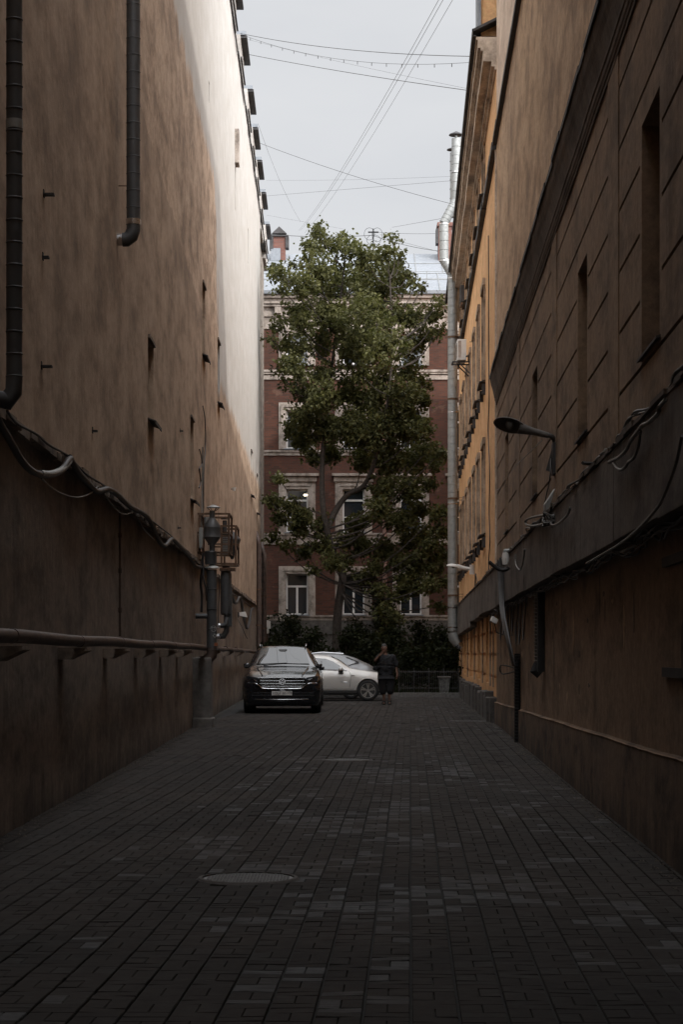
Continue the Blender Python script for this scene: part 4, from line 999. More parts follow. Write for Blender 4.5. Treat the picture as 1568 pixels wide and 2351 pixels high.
# white insulator bracket near the corner above the casing
t = thing('insulator_bracket', 'steel bracket with a pale ceramic insulator above the casing near the corner', 'bracket', onR(1170, 1290, .2))
def zc(x, y): return ((1700+x/4.356)/1.6327, (2050+y/4.356)/1.6327)
q0 = onR(*zc(1030, 40), .1); f_ = lambda x, y: at(*zc(x, y), q0.y)
MB().tube([f_(820, 60), f_(1000, 45)], .028, 6).build('arm', M['galv'], t); MB().lathe([(.05, -.1), (.065, .0), (.05, .1)], f_(850, 190), 'z', 12).build('insulator', M['white'], t, 60)
MB().tube([f_(830, 60), f_(850, 140)], .03, 8).build('post', M['galv'], t); MB().lathe([(.02, -.07), (.09, -.03), (.09, .03), (.02, .07)], f_(1030, 30), 'z', 14).build('cap', M['galv'], t, 60)
P = [f_(580, 240), f_(660, 310), f_(760, 370), f_(860, 370), f_(900, 330)]; cable('cut_cable', P, .032, M['cable'], 'thick cut black cable end jutting out over the corner of the orange wall')

# ---------------------------------------------------------------- wires over the alley
def wire(a, b, sag, r, label, n=14, mat='cable'):
    r = r*.8
    a, b = Vector(a), Vector(b); P = [a.lerp(b, i/n)-Vector((0, 0, sag*4*(i/n)*(1-i/n))) for i in range(n+1)]
    return tag(MB().tube(P, r, 5).build('overhead_wire', M[mat]), label, 'wire', 'wires strung over the alley')
def lr(xl, yl, xr, yr, e=.05): 
    Yl = (2.57-e)*F/(740-xl) if xl < 690 else 95
    return at(xl, yl, Yl), None
YW = 61.8
wire(at(550, 78, YW), at(1080, 131, 45), .15, .010, 'upper of two close black wires crossing near the top of the sky')
o2 = wire(at(552, 80, YW), at(1079, 145, 45), .35, .006, 'sagging wire with small ties just below the topmost black wire')
a_, b_ = at(552, 80, YW), at(1079, 145, 45); tt = MB()
for i in range(1, 17):
    u = i/17; p = a_.lerp(b_, u)-Vector((0, 0, .35*4*u*(1-u))); tt.tube([p, p+Vector((0, 0, -.08))], .009, 4)
tt.build('wire_tie', M['cable'], o2, local=False)
wire(at(563, 125, 64), at(1074, 209, 46.5), .05, .010, 'single black wire crossing the sky below the tied pair')
wire(at(568, 92, 67), at(1074, 205, 46.5), .05, .0035, 'faint thin wire crossing the sky between the black ones')
wire(at(584, 325, 75), at(1040, 470, 66), .12, .009, 'black wire slanting down rightwards across the middle of the sky')
wire(at(592, 285, 77), at(690, 510, 96), .3, .006, 'thin wire running steeply down from the left chimneys to the far roof')
wire(at(611, 451, 87), at(1037, 416, 68), .0, .006, 'thin wire rising gently rightwards above the tree')
wire(at(612, 415, 88), at(1037, 406, 68), .05, .004, 'faint level wire just above the gently rising one')
wire(at(612, 495, 88), at(790, 527, 97), .0, .005, 'faint wire from the left roof towards the tree top')
wire(at(900, 523, 90), at(1012, 503, 69), .0, .008, 'thin wire from the roof antenna to the steel duct')
FX = [((1008, 0), (686, 530)), ((1018, 0), (690, 530)), ((1040, 0), (700, 535))]
for k, (a, b) in enumerate(FX):
    wire(at(*a, 34), at(*b, 97.5), .3, .0055 if k < 2 else .005, ['leftmost of three thin wires running lengthwise overhead to the far chimney', 'middle of three thin wires running lengthwise overhead to the far chimney', 'rightmost of three thin wires running lengthwise overhead to the far chimney'][k], 24)
wire(at(622, 539, 98), at(855, 541, 99), .1, .018, 'thick dark wire from the gabled chimney to the antenna', mat='cable')
wire(at(855, 541, 99), at(1005, 577, 98), .1, .016, 'thick dark wire sagging from the antenna to the right chimney')
wire(at(855, 533, 99), at(1005, 537, 98), .05, .010, 'thin wire above the thick one between antenna and right chimney')
wire(at(880, 545, 99), at(1005, 578, 98), .0, .008, 'thin slack wire sloping to the right chimney')
t = thing('roof_antenna', 'black cross shaped antenna with looped wires on the far roof above the tree', 'antenna', at(857, 600, 98.6))
MB().tube([at(857, 600, 98.6), at(857, 526, 98.6)], .035, 6).build('mast', M['black'], t)
MB().tube([at(845, 534, 98.6), at(869, 534, 98.6)], .04, 4).build('crossbar', M['black'], t)
lp = MB()
for cx0, cy0, rx, ry in ((848, 538, 12, 14), (866, 540, 12, 16), (858, 552, 16, 12)):
    P = [at(cx0+rx*math.cos(q), cy0+ry*math.sin(q), 98.55) for q in np.linspace(0, 6.28, 20)]; lp.tube(P, .010, 4, False)
lp.build('wire_loop', M['black'], t)

# ---------------------------------------------------------------- trees and garden planting
def leaf_mat(name, a, b_, tr=.35, sp=.2):
    m, nt, p = newmat(name)
    at__ = nt.nodes.new('ShaderNodeAttribute'); at__.attribute_name = 'tone'
    c = mixc(nt, at__.outputs['Fac'], a, b_); nt.links.new(c, p.inputs['Base Color']); p.inputs['Roughness'].default_value = .55
    p.inputs['Specular IOR Level'].default_value = sp
    t = nt.nodes.new('ShaderNodeBsdfTranslucent'); nt.links.new(mixc(nt, .5, c, (.10, .12, .02)), t.inputs[0])
    mx_ = nt.nodes.new('ShaderNodeMixShader'); mx_.inputs[0].default_value = tr
    o = nt.nodes['Material Output']; nt.links.new(p.outputs[0], mx_.inputs[1]); nt.links.new(t.outputs[0], mx_.inputs[2]); nt.links.new(mx_.outputs[0], o.inputs[0])
    return m
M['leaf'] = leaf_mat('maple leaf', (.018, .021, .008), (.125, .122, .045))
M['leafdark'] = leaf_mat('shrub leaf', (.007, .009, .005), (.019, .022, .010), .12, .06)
M['bark'] = flat('dark bark', (.045, .036, .030), .95, var=.4, scale=10, bmp=.8)
def leaves(name, centres, mat, parent, size, per, spread, seed, droop=.35):
    """centres: (point, scale); around each a spray of pointed folded leaves"""
    g = np.random.default_rng(seed); C_ = np.array([c for c, _ in centres]); K = len(C_)
    sp = np.array([s for _, s in centres])
    P = np.repeat(C_, per, 0)+g.normal(0, 1, (K*per, 3))*np.repeat(sp, per)[:, None]*spread*np.array([1, 1, .75])
    n = len(P); d = g.normal(0, 1, (n, 3)); d[:, 2] -= droop*1.5; d /= np.linalg.norm(d, axis=1)[:, None]
    u = np.cross(d, g.normal(0, 1, (n, 3))); u /= np.linalg.norm(u, axis=1)[:, None]; nn = np.cross(d, u)
    L = size*g.uniform(.6, 1.35, n)[:, None]; W = L*g.uniform(.5, .75, n)[:, None]
    fold = nn*L*.12
    a = P; b_ = P+d*L*.45+u*W*.5+fold; c = P+d*L; e = P+d*L*.45-u*W*.5+fold
    V = np.stack([a, b_, c, e], 1).reshape(-1, 3)
    idx = np.arange(n)*4; Fa = np.concatenate([np.stack([idx, idx+1, idx+2], 1), np.stack([idx, idx+2, idx+3], 1)])
    tone_c = np.repeat(g.random(K), per); tone = np.clip(.55*tone_c+.45*g.random(n)+(g.random(n) < .05)*.4, 0, 1)
    me = bpy.data.meshes.new(name); V = V-np.array(wloc(parent))
    me.from_pydata(V.tolist(), [], Fa.tolist())
    me.attributes.new('tone', 'FLOAT', 'FACE').data.foreach_set('value', np.concatenate([tone, tone]))
    me.materials.append(mat); o = bpy.data.objects.new(name, me); sc.collection.objects.link(o); o.parent = parent; return o
BL = [(725, 535, 26), (718, 565, 30), (705, 592, 24), (672, 606, 10), (760, 565, 30), (790, 545, 22), (800, 575, 34), (835, 590, 40), (870, 590, 28), (900, 545, 17), (893, 575, 24), (895, 620, 40), (915, 590, 14),
      (625, 608, 16), (640, 628, 24), (662, 640, 20), (650, 668, 20), (690, 655, 42), (730, 620, 45), (760, 650, 55), (820, 650, 60), (870, 670, 55), (925, 650, 30), (955, 655, 14), (968, 660, 9), (935, 628, 11),
      (675, 715, 30), (640, 745, 20), (690, 745, 42), (740, 720, 50), (780, 740, 60), (850, 730, 65), (910, 720, 45), (950, 730, 34), (985, 725, 24), (1005, 700, 15), (1013, 755, 15), (1010, 685, 8),
      (625, 780, 12), (655, 790, 30), (690, 800, 30), (660, 835, 26), (735, 790, 42), (810, 800, 62), (880, 800, 62), (940, 790, 42), (975, 775, 30), (1000, 765, 16), (1008, 720, 18),
      (640, 850, 16), (690, 855, 34), (735, 860, 42), (830, 860, 36), (880, 870, 45), (940, 860, 42), (975, 880, 22), (970, 920, 20), (930, 910, 40), (860, 920, 42), (800, 905, 36), (735, 915, 38), (690, 900, 26), (660, 880, 14),
      (700, 960, 36), (670, 985, 22), (690, 1010, 28), (745, 980, 42), (800, 985, 46), (860, 985, 52), (920, 980, 46), (965, 985, 30), (985, 1030, 24), (1010, 1040, 16), (950, 1050, 40), (890, 1060, 42), (830, 1050, 32), (760, 1040, 25), (715, 1050, 18),
      (940, 1120, 34), (890, 1120, 36), (960, 1170, 24), (915, 1190, 34), (870, 1170, 28), (975, 1220, 20), (940, 1240, 28), (1000, 1070, 18), (985, 1110, 16),
      (615, 1145, 12), (635, 1155, 20), (665, 1165, 24), (700, 1180, 22), (640, 1190, 16), (690, 1215, 22), (735, 1200, 20), (625, 1235, 14), (660, 1250, 14), (740, 1250, 26), (700, 1270, 18),
      (790, 1240, 20), (830, 1250, 30), (880, 1260, 30), (990, 1260, 26), (1015, 1270, 16), (1000, 1300, 24), (1015, 1340, 12), (960, 1300, 30), (920, 1290, 26), (860, 1300, 18), (800, 1290, 18), (870, 1350, 20), (640, 1100, 14), (1005, 1180, 20), (1010, 1220, 18), (930, 1340, 26), (985, 1345, 22), (1010, 1390, 14), (840, 1330, 22), (820, 1200, 26), (760, 1290, 24), (905, 1420, 20), (885, 1455, 18), (905, 1370, 16), (955, 1350, 18), (880, 1400, 16), (720, 1310, 12)]
YT = 80.0
TR = [(774, 1585), (773, 1480), (776, 1400), (787, 1325), (775, 1290), (763, 1262), (750, 1215), (742, 1170), (739, 1100), (742, 1030), (752, 950), (760, 860), (772, 760), (785, 660), (792, 590)]
TR2 = [(750, 1215), (775, 1165), (800, 1135), (835, 1115), (860, 1060), (880, 980), (895, 880), (900, 760), (895, 640)]
tree = thing('broadleaf_tree', 'tall leafy tree filling the end of the alley in front of the brick building', 'tree', (at(774, 0, YT).x, YT, .1))
tk = MB(); T1 = [at(x, y, YT+.4*math.sin(i*.7)) for i, (x, y) in enumerate(TR)]; T1[0].z = .05
T2 = [at(x, y, YT+.5*math.sin(i*.9)-.3*i*.4) for i, (x, y) in enumerate(TR2)]; T2[0] = T1[6].copy()
S1 = smooth_pts(T1, 4); S2 = smooth_pts(T2, 4)
tk.tube(S1, [max(.035, .21*(1-i/len(S1))**.8) for i in range(len(S1))], 10); tk.tube(S2, [max(.03, .13*(1-i/len(S2))**.7) for i in range(len(S2))], 8)
cent = []
g_ = random.Random(11)
nodes = S1[10:]+S2[4:]
for (x, y, r) in BL:
    yd = YT+g_.gauss(0, .7)*min(3.0, 1+r/22); c = at(x, y, yd); rw = (r*.90 if y < 900 else r)*yd/F
    cand = [p for p in nodes if p.z < c.z-.55*abs(p.x-c.x)-.3] or nodes[:2]
    s_ = min(cand, key=lambda p: (p-c).length); mid = s_.lerp(c, .5)+Vector((g_.uniform(-.2, .2), g_.uniform(-.2, .2), -.12*(c-s_).length))
    P = smooth_pts([s_, mid, c], 4); rr = min(.045, .015+.009*(c-s_).length); tk.tube(P, [rr*(1-.75*i/len(P)) for i in range(len(P))], 5)
    k = max(4, int(1.9*(r/10)**2.1*(1.0 if y < 900 else 2.2)))
    for _ in range(k):
        # sprays sit on the surface of each bough more than inside it
        v = Vector((g_.gauss(0, 1), g_.gauss(0, 1), g_.gauss(0, 1))).normalized()*rw*(g_.random()**.6)*(1.0 if g_.random() > .07 else 1.45)
        v.y *= 1.5
        cent.append((c+v, g_.uniform(.6, 1.25)))
        if g_.random() < .12:
            tk.tube([c, c+v*.6+Vector((0, 0, .03)), c+v], [.012, .008, .004], 4)
tk.build('trunk', M['bark'], tree, 60)
leaves('crown', [(tuple(c), s) for c, s in cent], M['leaf'], tree, .175, 17, .135, 4)
def shrub(x, y0, y1, Y, wpx, label, seed, n=60, kind='garden_shrub', mat='leafdark'):
    b = at(x, y1, Y); base = Vector((b.x, Y, .1)); t = thing(kind, label, 'shrub', base, 'shrubs in the garden'); g = random.Random(seed); st_ = MB(); cs = []
    H = at(x, y0, Y).z; W_ = wpx*Y/F/2
    for k in range(7):
        a = Vector((base.x+g.uniform(-.3, .3)*W_, Y+g.uniform(-.3, .3), H*g.uniform(.6, .9))); st_.tube(smooth_pts([base, base.lerp(a, .5)+Vector((g.uniform(-.1, .1), 0, .1)), a], 3), .02, 5)
    st_.build('stem', M['bark'], t)
    for k in range(n):
        q = g.uniform(0, 6.283); h = g.random()**.8; rr = W_*(.35+.65*math.sin(min(1, h*1.15+.12)*math.pi)**.6)*g.random()**.4
        cs.append(((base.x+math.cos(q)*rr, Y+math.sin(q)*rr*.8, .25+(H-.3)*h), g.uniform(.8, 1.3)))
    leaves('foliage', cs, M[mat], t, .15, 20, .17, seed); return t
SH = [(625, 1470, 74, 50, 'dark shrub behind the roof of the black car at the far left of the garden'),
      (668, 1412, 78, 95, 'tall dark shrub under the left window of the bottom brick storey'),
      (722, 1450, 76, 60, 'low dark shrub between the left window and the tree trunk'),
      (800, 1445, 77, 70, 'dark shrub just right of the tree trunk'),
      (850, 1462, 73, 60, 'low shrub behind the silver car'),
      (905, 1440, 76, 70, 'dark shrub behind the standing person'),
      (965, 1425, 78, 85, 'tall dark shrub right of the standing person under the right window'),
      (1010, 1440, 75, 60, 'dark shrub beside the steel duct outlet at the right'),
      (945, 1485, 71, 80, 'low creeping shrub behind the garden fence'),
      (1025, 1490, 71, 50, 'low creeping shrub at the right end of the garden fence')]
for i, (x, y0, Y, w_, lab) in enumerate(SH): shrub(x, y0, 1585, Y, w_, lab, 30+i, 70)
# ivy over the base of the brick building
iv = thing('climbing_ivy', 'dark ivy climbing the stone base of the brick building behind the cars', 'ivy', (0, FY-.1, .1))
g_ = random.Random(2); cs = []
for k in range(620):
    x = g_.uniform(-4.2, 5.6); cs.append(((x, FY-.15-g_.random()*.3, .2+g_.random()*(2.0+.7*math.sin(x*1.3)+.4*math.sin(x*3.1))), g_.uniform(.8, 1.4)))
for k in range(60):   # a strand up the drainpipe
    cs.append(((fx(880)+g_.uniform(-.35, .2), FY-.35, 2.2+g_.random()*2.6), .8))
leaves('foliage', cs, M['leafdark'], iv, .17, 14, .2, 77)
ms = MB(); 
for k in range(8): x = -3.8+k*1.2; ms.tube(smooth_pts([(x, FY-.1, .1), (x+.2, FY-.08, 1.0), (x-.1, FY-.08, 2.0)], 4), .02, 5)
ms.build('stem', M['bark'], iv)
# grass at the kerb
g_ = np.random.default_rng(5); n = 5200
gx = g_.uniform(-5, 6, n); gy = g_.uniform(67.6, 73, n); gh = g_.uniform(.08, .3, n); ga = g_.uniform(0, 6.28, n)
V = np.stack([np.stack([gx, gy, gx*0+.09], 1), np.stack([gx+np.cos(ga)*.03, gy+np.sin(ga)*.03, gx*0+.09], 1), np.stack([gx+np.cos(ga*2)*.08, gy+.02, .1+gh], 1)], 1).reshape(-1, 3)
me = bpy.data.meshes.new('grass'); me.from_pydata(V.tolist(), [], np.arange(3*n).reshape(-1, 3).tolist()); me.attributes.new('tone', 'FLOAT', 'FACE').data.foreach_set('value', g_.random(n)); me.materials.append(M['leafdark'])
o = bpy.data.objects.new('grass', me); sc.collection.objects.link(o); tag(o, 'rough grass growing in the garden behind the kerb', 'grass', kind='stuff')

# fence and trash urn
Yf = 68.2
t = thing('garden_fence', 'low dark iron garden fence behind the kerb at the right', 'fence', (at(980, 1590, Yf).x, Yf, .1))
xa, xb = at(915, 0, Yf).x, at(1052, 0, Yf).x
rl = MB()
for z in (.3, .86): rl.tube([(xa, Yf, z), (xb, Yf, z)], .013, 5)
for i in range(33): x = xa+(xb-xa)*i/32; rl.tube([(x, Yf, .12), (x, Yf, .93)], .008, 4)
rl.build('panel', M['darktin'], t)
for i in range(5): x = xa+(xb-xa)*i/4+.012; MB().tube([(x, Yf+.02, .05), (x, Yf+.02, 1.0)], .022, 8).build('fence_post', M['darktin'], t)
a, b = at(1008, 1592, 67.9), at(1032, 1557, 67.9)
t = thing('litter_bin', 'pale streaked concrete litter bin tapering downwards beside the right wall', 'bin', ((a.x+b.x)/2, 68.0, .1))
b_ = MB(); xm = (a.x+b.x)/2; b_.add([(xm-.15, 67.85, .1), (xm+.15, 67.85, .1), (xm+.15, 68.15, .1), (xm-.15, 68.15, .1), (xm-.2, 67.8, .66), (xm+.2, 67.8, .66), (xm+.2, 68.2, .66), (xm-.2, 68.2, .66)], [(0, 1, 5, 4), (1, 2, 6, 5), (2, 3, 7, 6), (3, 0, 4, 7), (0, 3, 2, 1), (4, 5, 6, 7)])
b_.build('body', plaster('streaked pale concrete', (.13, .13, .125), (.06, .06, .058), (.2, .2, .19), streak=4), t, bevel=.01)
MB().box(xm-.23, xm+.23, 67.77, 68.23, .661, .71).build('rim', M['concrete'], t, bevel=.01)

# ---------------------------------------------------------------- cars
def paint(name, col, metal, rough, coat=1.0):
    m, nt, b = newmat(name); b.inputs['Base Color'].default_value = (*col, 1); b.inputs['Metallic'].default_value = metal
    b.inputs['Roughness'].default_value = rough; b.inputs['Coat Weight'].default_value = coat; b.inputs['Coat Roughness'].default_value = .04
    v = pos(nt); dirt = ramp(nt, noise(nt, v, 7, 5), .4, .8, (rough*.8,)*3, (min(1, rough+.15),)*3); nt.links.new(dirt, b.inputs['Roughness']); return m
M['blackpaint'] = paint('black car paint', (.006, .007, .010), .0, .22, .7)
M['whitepaint'] = paint('silver white car paint', (.60, .585, .56), .1, .42, .4)
M['silverpaint'] = paint('silver car paint', (.14, .143, .147), .4, .45, .3)
M['carglass'] = glass('car glass', (.014, .016, .018), .015, 1.5)
M['chrome'] = flat('chrome', (.42, .42, .43), .16, 1, var=.03, bmp=0)
M['gloss'] = flat('gloss black trim', (.01, .01, .01), .18, 0, var=.1, bmp=0)
M['plastic'] = flat('grey black plastic', (.02, .02, .02), .6, 0, var=.1, bmp=0)
M['lens'] = flat('headlamp lens', (.05, .055, .06), .06, .3, var=.2, bmp=0)
M['plate'] = flat('number plate', (.55, .55, .53), .5, var=.05, bmp=0)
M['rim'] = flat('alloy rim', (.45, .44, .42), .3, .9, var=.1, bmp=0)
M['tail'] = flat('tail lamp', (.10, .012, .01), .2, var=.1, bmp=0)
def ring_pts(S):
    y, zl, zm, zb, zt, wl, wm, wb, wt = S; h = zt-zb
    return [(0, zl), (wl, zl), (wm-.03, zl+.10), (wm, zm), (wm-.01, (zm+zb)/2), (wb, zb-.05), (wb-.04, zb), (wt+(wb-.04-wt)*.55, zb+h*.5), (wt+.03, zb+h*.84), (wt-.06, zb+h*.96), (wt*.55, zt), (0, zt+.012)]
def car_body(stations, mat, root, arches, wr):
    n = 12; rings = []
    # interpolate stations for smooth sides
    ST = []
    for i in range(len(stations)-1):
        a, b, c, d = [np.array(stations[max(0, min(len(stations)-1, i+k))], float) for k in (-1, 0, 1, 2)]
        for k in range(4):
            u = k/4; lin = b+(c-b)*u; cm = .5*((2*b)+(c-a)*u+(2*a-5*b+4*c-d)*u*u+(3*b-a-3*c+d)*u**3)
            q = lin*.6+cm*.4; q[0] = lin[0]; ST.append(q)
    ST.append(np.array(stations[-1], float))
    m = MB(); vs = []
    for S in ST:
        h = ring_pts(S); full = [(x, z) for x, z in h]+[(-x, z) for x, z in h[-2:0:-1]]; rings.append(len(full)); vs += [(x, S[0], z) for x, z in full]
    k = rings[0]; fs = [(i*k+j, i*k+(j+1) % k, (i+1)*k+(j+1) % k, (i+1)*k+j) for i in range(len(ST)-1) for j in range(k)]
    fs += [tuple(range(k))[::-1], tuple(range((len(ST)-1)*k, len(ST)*k))]
    m.add(vs, fs); o = m.build('body', mat, root, local=True)
    cut = []
    for yy in arches:
        for sx in (-1, 1):
            c = MB().lathe([(wr, -.16), (wr, .25)], (sx*.90, yy, wr*.9), 'x', 28).build('tmp', M['plastic']); c.location = root.location; c.rotation_euler = root.rotation_euler
            bo = o.modifiers.new('b', 'BOOLEAN'); bo.object = c; bo.solver = 'EXACT'; cut.append(c)
    bv = o.modifiers.new('bv', 'BEVEL'); bv.width = .012; bv.segments = 2; bv.limit_method = 'ANGLE'; bv.angle_limit = R(35)
    bpy.context.view_layer.update(); dg = bpy.context.evaluated_depsgraph_get()
    me = bpy.data.meshes.new_from_object(o.evaluated_get(dg)); o.modifiers.clear(); o.data = me
    for c in cut: bpy.data.objects.remove(c)
    for p in me.polygons: p.use_smooth = True
    me.set_sharp_from_angle(angle=R(32)); return o
def lerpS(st, y):
    for a, b in zip(st, st[1:]):
        if a[0] <= y <= b[0]: u = (y-a[0])/(b[0]-a[0]+1e-9); return tuple(p+(q-p)*u for p, q in zip(a, b))
    return st[-1]
def top_patch(st, ya, yb, margin, lift=.012, nx=9, ny=4):
    m = MB(); g = []
    for j in range(ny+1):
        y = ya+(yb-ya)*j/ny; h = ring_pts(lerpS(st, y)); x9, z9 = h[9]; x10, z10 = h[10]; z11 = h[11][1]
        half = [(x9-margin, z9+.004), ((x9+x10)/2, (z9+z10)/2+.004), (x10, z10), (x10*.5, (z10+z11)/2), (0, z11)]
        row = [(-x, y-lift*.6, z+lift) for x, z in half]+[(x, y-lift*.6, z+lift) for x, z in half[-2::-1]]; g.append(row)
    k = len(g[0]); m.add([p for r in g for p in r], [(j*k+i, j*k+i+1, (j+1)*k+i+1, (j+1)*k+i) for j in range(ny) for i in range(k-1)]); return m
def side_patch(st, pts, sx, lift=.01):
    """pts: (y, t) with t 0 at the belt, 1 at the top of the side"""
    m = MB(); vs = []
    def P(y, t):
        h = ring_pts(lerpS(st, y)); a, b, c = h[6], h[7], h[8]
        x, z = (a[0]+(b[0]-a[0])*t*2, a[1]+(b[1]-a[1])*t*2) if t < .5 else (b[0]+(c[0]-b[0])*(t-.5)*2, b[1]+(c[1]-b[1])*(t-.5)*2)
        return (sx*(x+lift), y, z+lift*.2)
    n = len(pts)//2; lo_, hi = pts[:n], pts[n:][::-1]
    for a, b in zip(lo_, hi): vs += [P(*a), P((a[0]+b[0])/2, .5 if a[1] < .5 < b[1] else (a[1]+b[1])/2), P(*b)]
    fs = []
    for i in range(n-1): fs += [(3*i, 3*i+3, 3*i+4, 3*i+1), (3*i+1, 3*i+4, 3*i+5, 3*i+2)]
    return m.add(vs, fs)
def wheel(root, y, sx, r, rr, track=.86, spokes=5):
    w_ = MB(); o = (sx*track, y, r); w = .12
    prof = [(rr, -w), (rr+.03, -w-.005), (r-.03, -w), (r, -w+.03), (r, w-.03), (r-.03, w), (rr+.03, w+.005), (rr, w), (rr-.02, w*.5), (rr-.02, -w*.5), (rr, -w)]
    vs = []; n = 36
    for a, h in prof:
        for j in range(n): q = 2*math.pi*j/n; vs.append((o[0]+h, o[1]+a*math.cos(q), o[2]+a*math.sin(q)))
    w_.add(vs, [(i*n+j, i*n+(j+1) % n, (i+1)*n+(j+1) % n, (i+1)*n+j) for i in range(len(prof)-1) for j in range(n)])
    t = w_.build('wheel', M['black'], root, 40, local=True)
    f = MB(); xo = o[0]+sx*.085
    f.lathe([(.045, -.02), (.05, .0), (.02, .02)], (xo, y, r), 'x', 14)
    for k in range(spokes):
        for dq in (-.16, .16):
            q = 2*math.pi*k/spokes+math.pi/2; d0 = Vector((0, math.cos(q), math.sin(q))); d1 = Vector((0, math.cos(q+dq), math.sin(q+dq))); side = Vector((0, -d1.z, d1.y))
            a = Vector((xo, y, r))+d0*.04; b = Vector((xo+sx*.01, y, r))+d1*(rr-.01)
            f.prism([a-side*.018, b-side*.022, b+side*.022, a+side*.018], (-sx*.025, 0, 0))
    n = 36
    for j in range(n):
        q0, q1 = 2*math.pi*j/n, 2*math.pi*(j+1)/n
        P = [(xo+sx*.012, y+a*math.cos(q), r+a*math.sin(q)) for q in (q0, q1) for a in (rr-.025, rr+.005)]
        f.quad(P[0], P[1], P[3], P[2])
    f.build('rim', M['rim'], t, 30, local=True)
    MB().lathe([(rr-.03, -.05), (rr-.03, 0.0)], (xo-sx*.06, y, r), 'x', 24).build('brake_disc', M['plastic'], t, local=True)
    return t
def mirror(root, y, z, x, mat, sx):
    m = MB(); vs = [(sx*(x), y, z-.02), (sx*(x+.15), y-.01, z-.02), (sx*(x+.17), y, z+.10), (sx*(x+.02), y+.0, z+.12)]
    m.prism(vs, (0, .11, 0)); return m.build('mirror', mat, root, 40, bevel=.03, local=True)

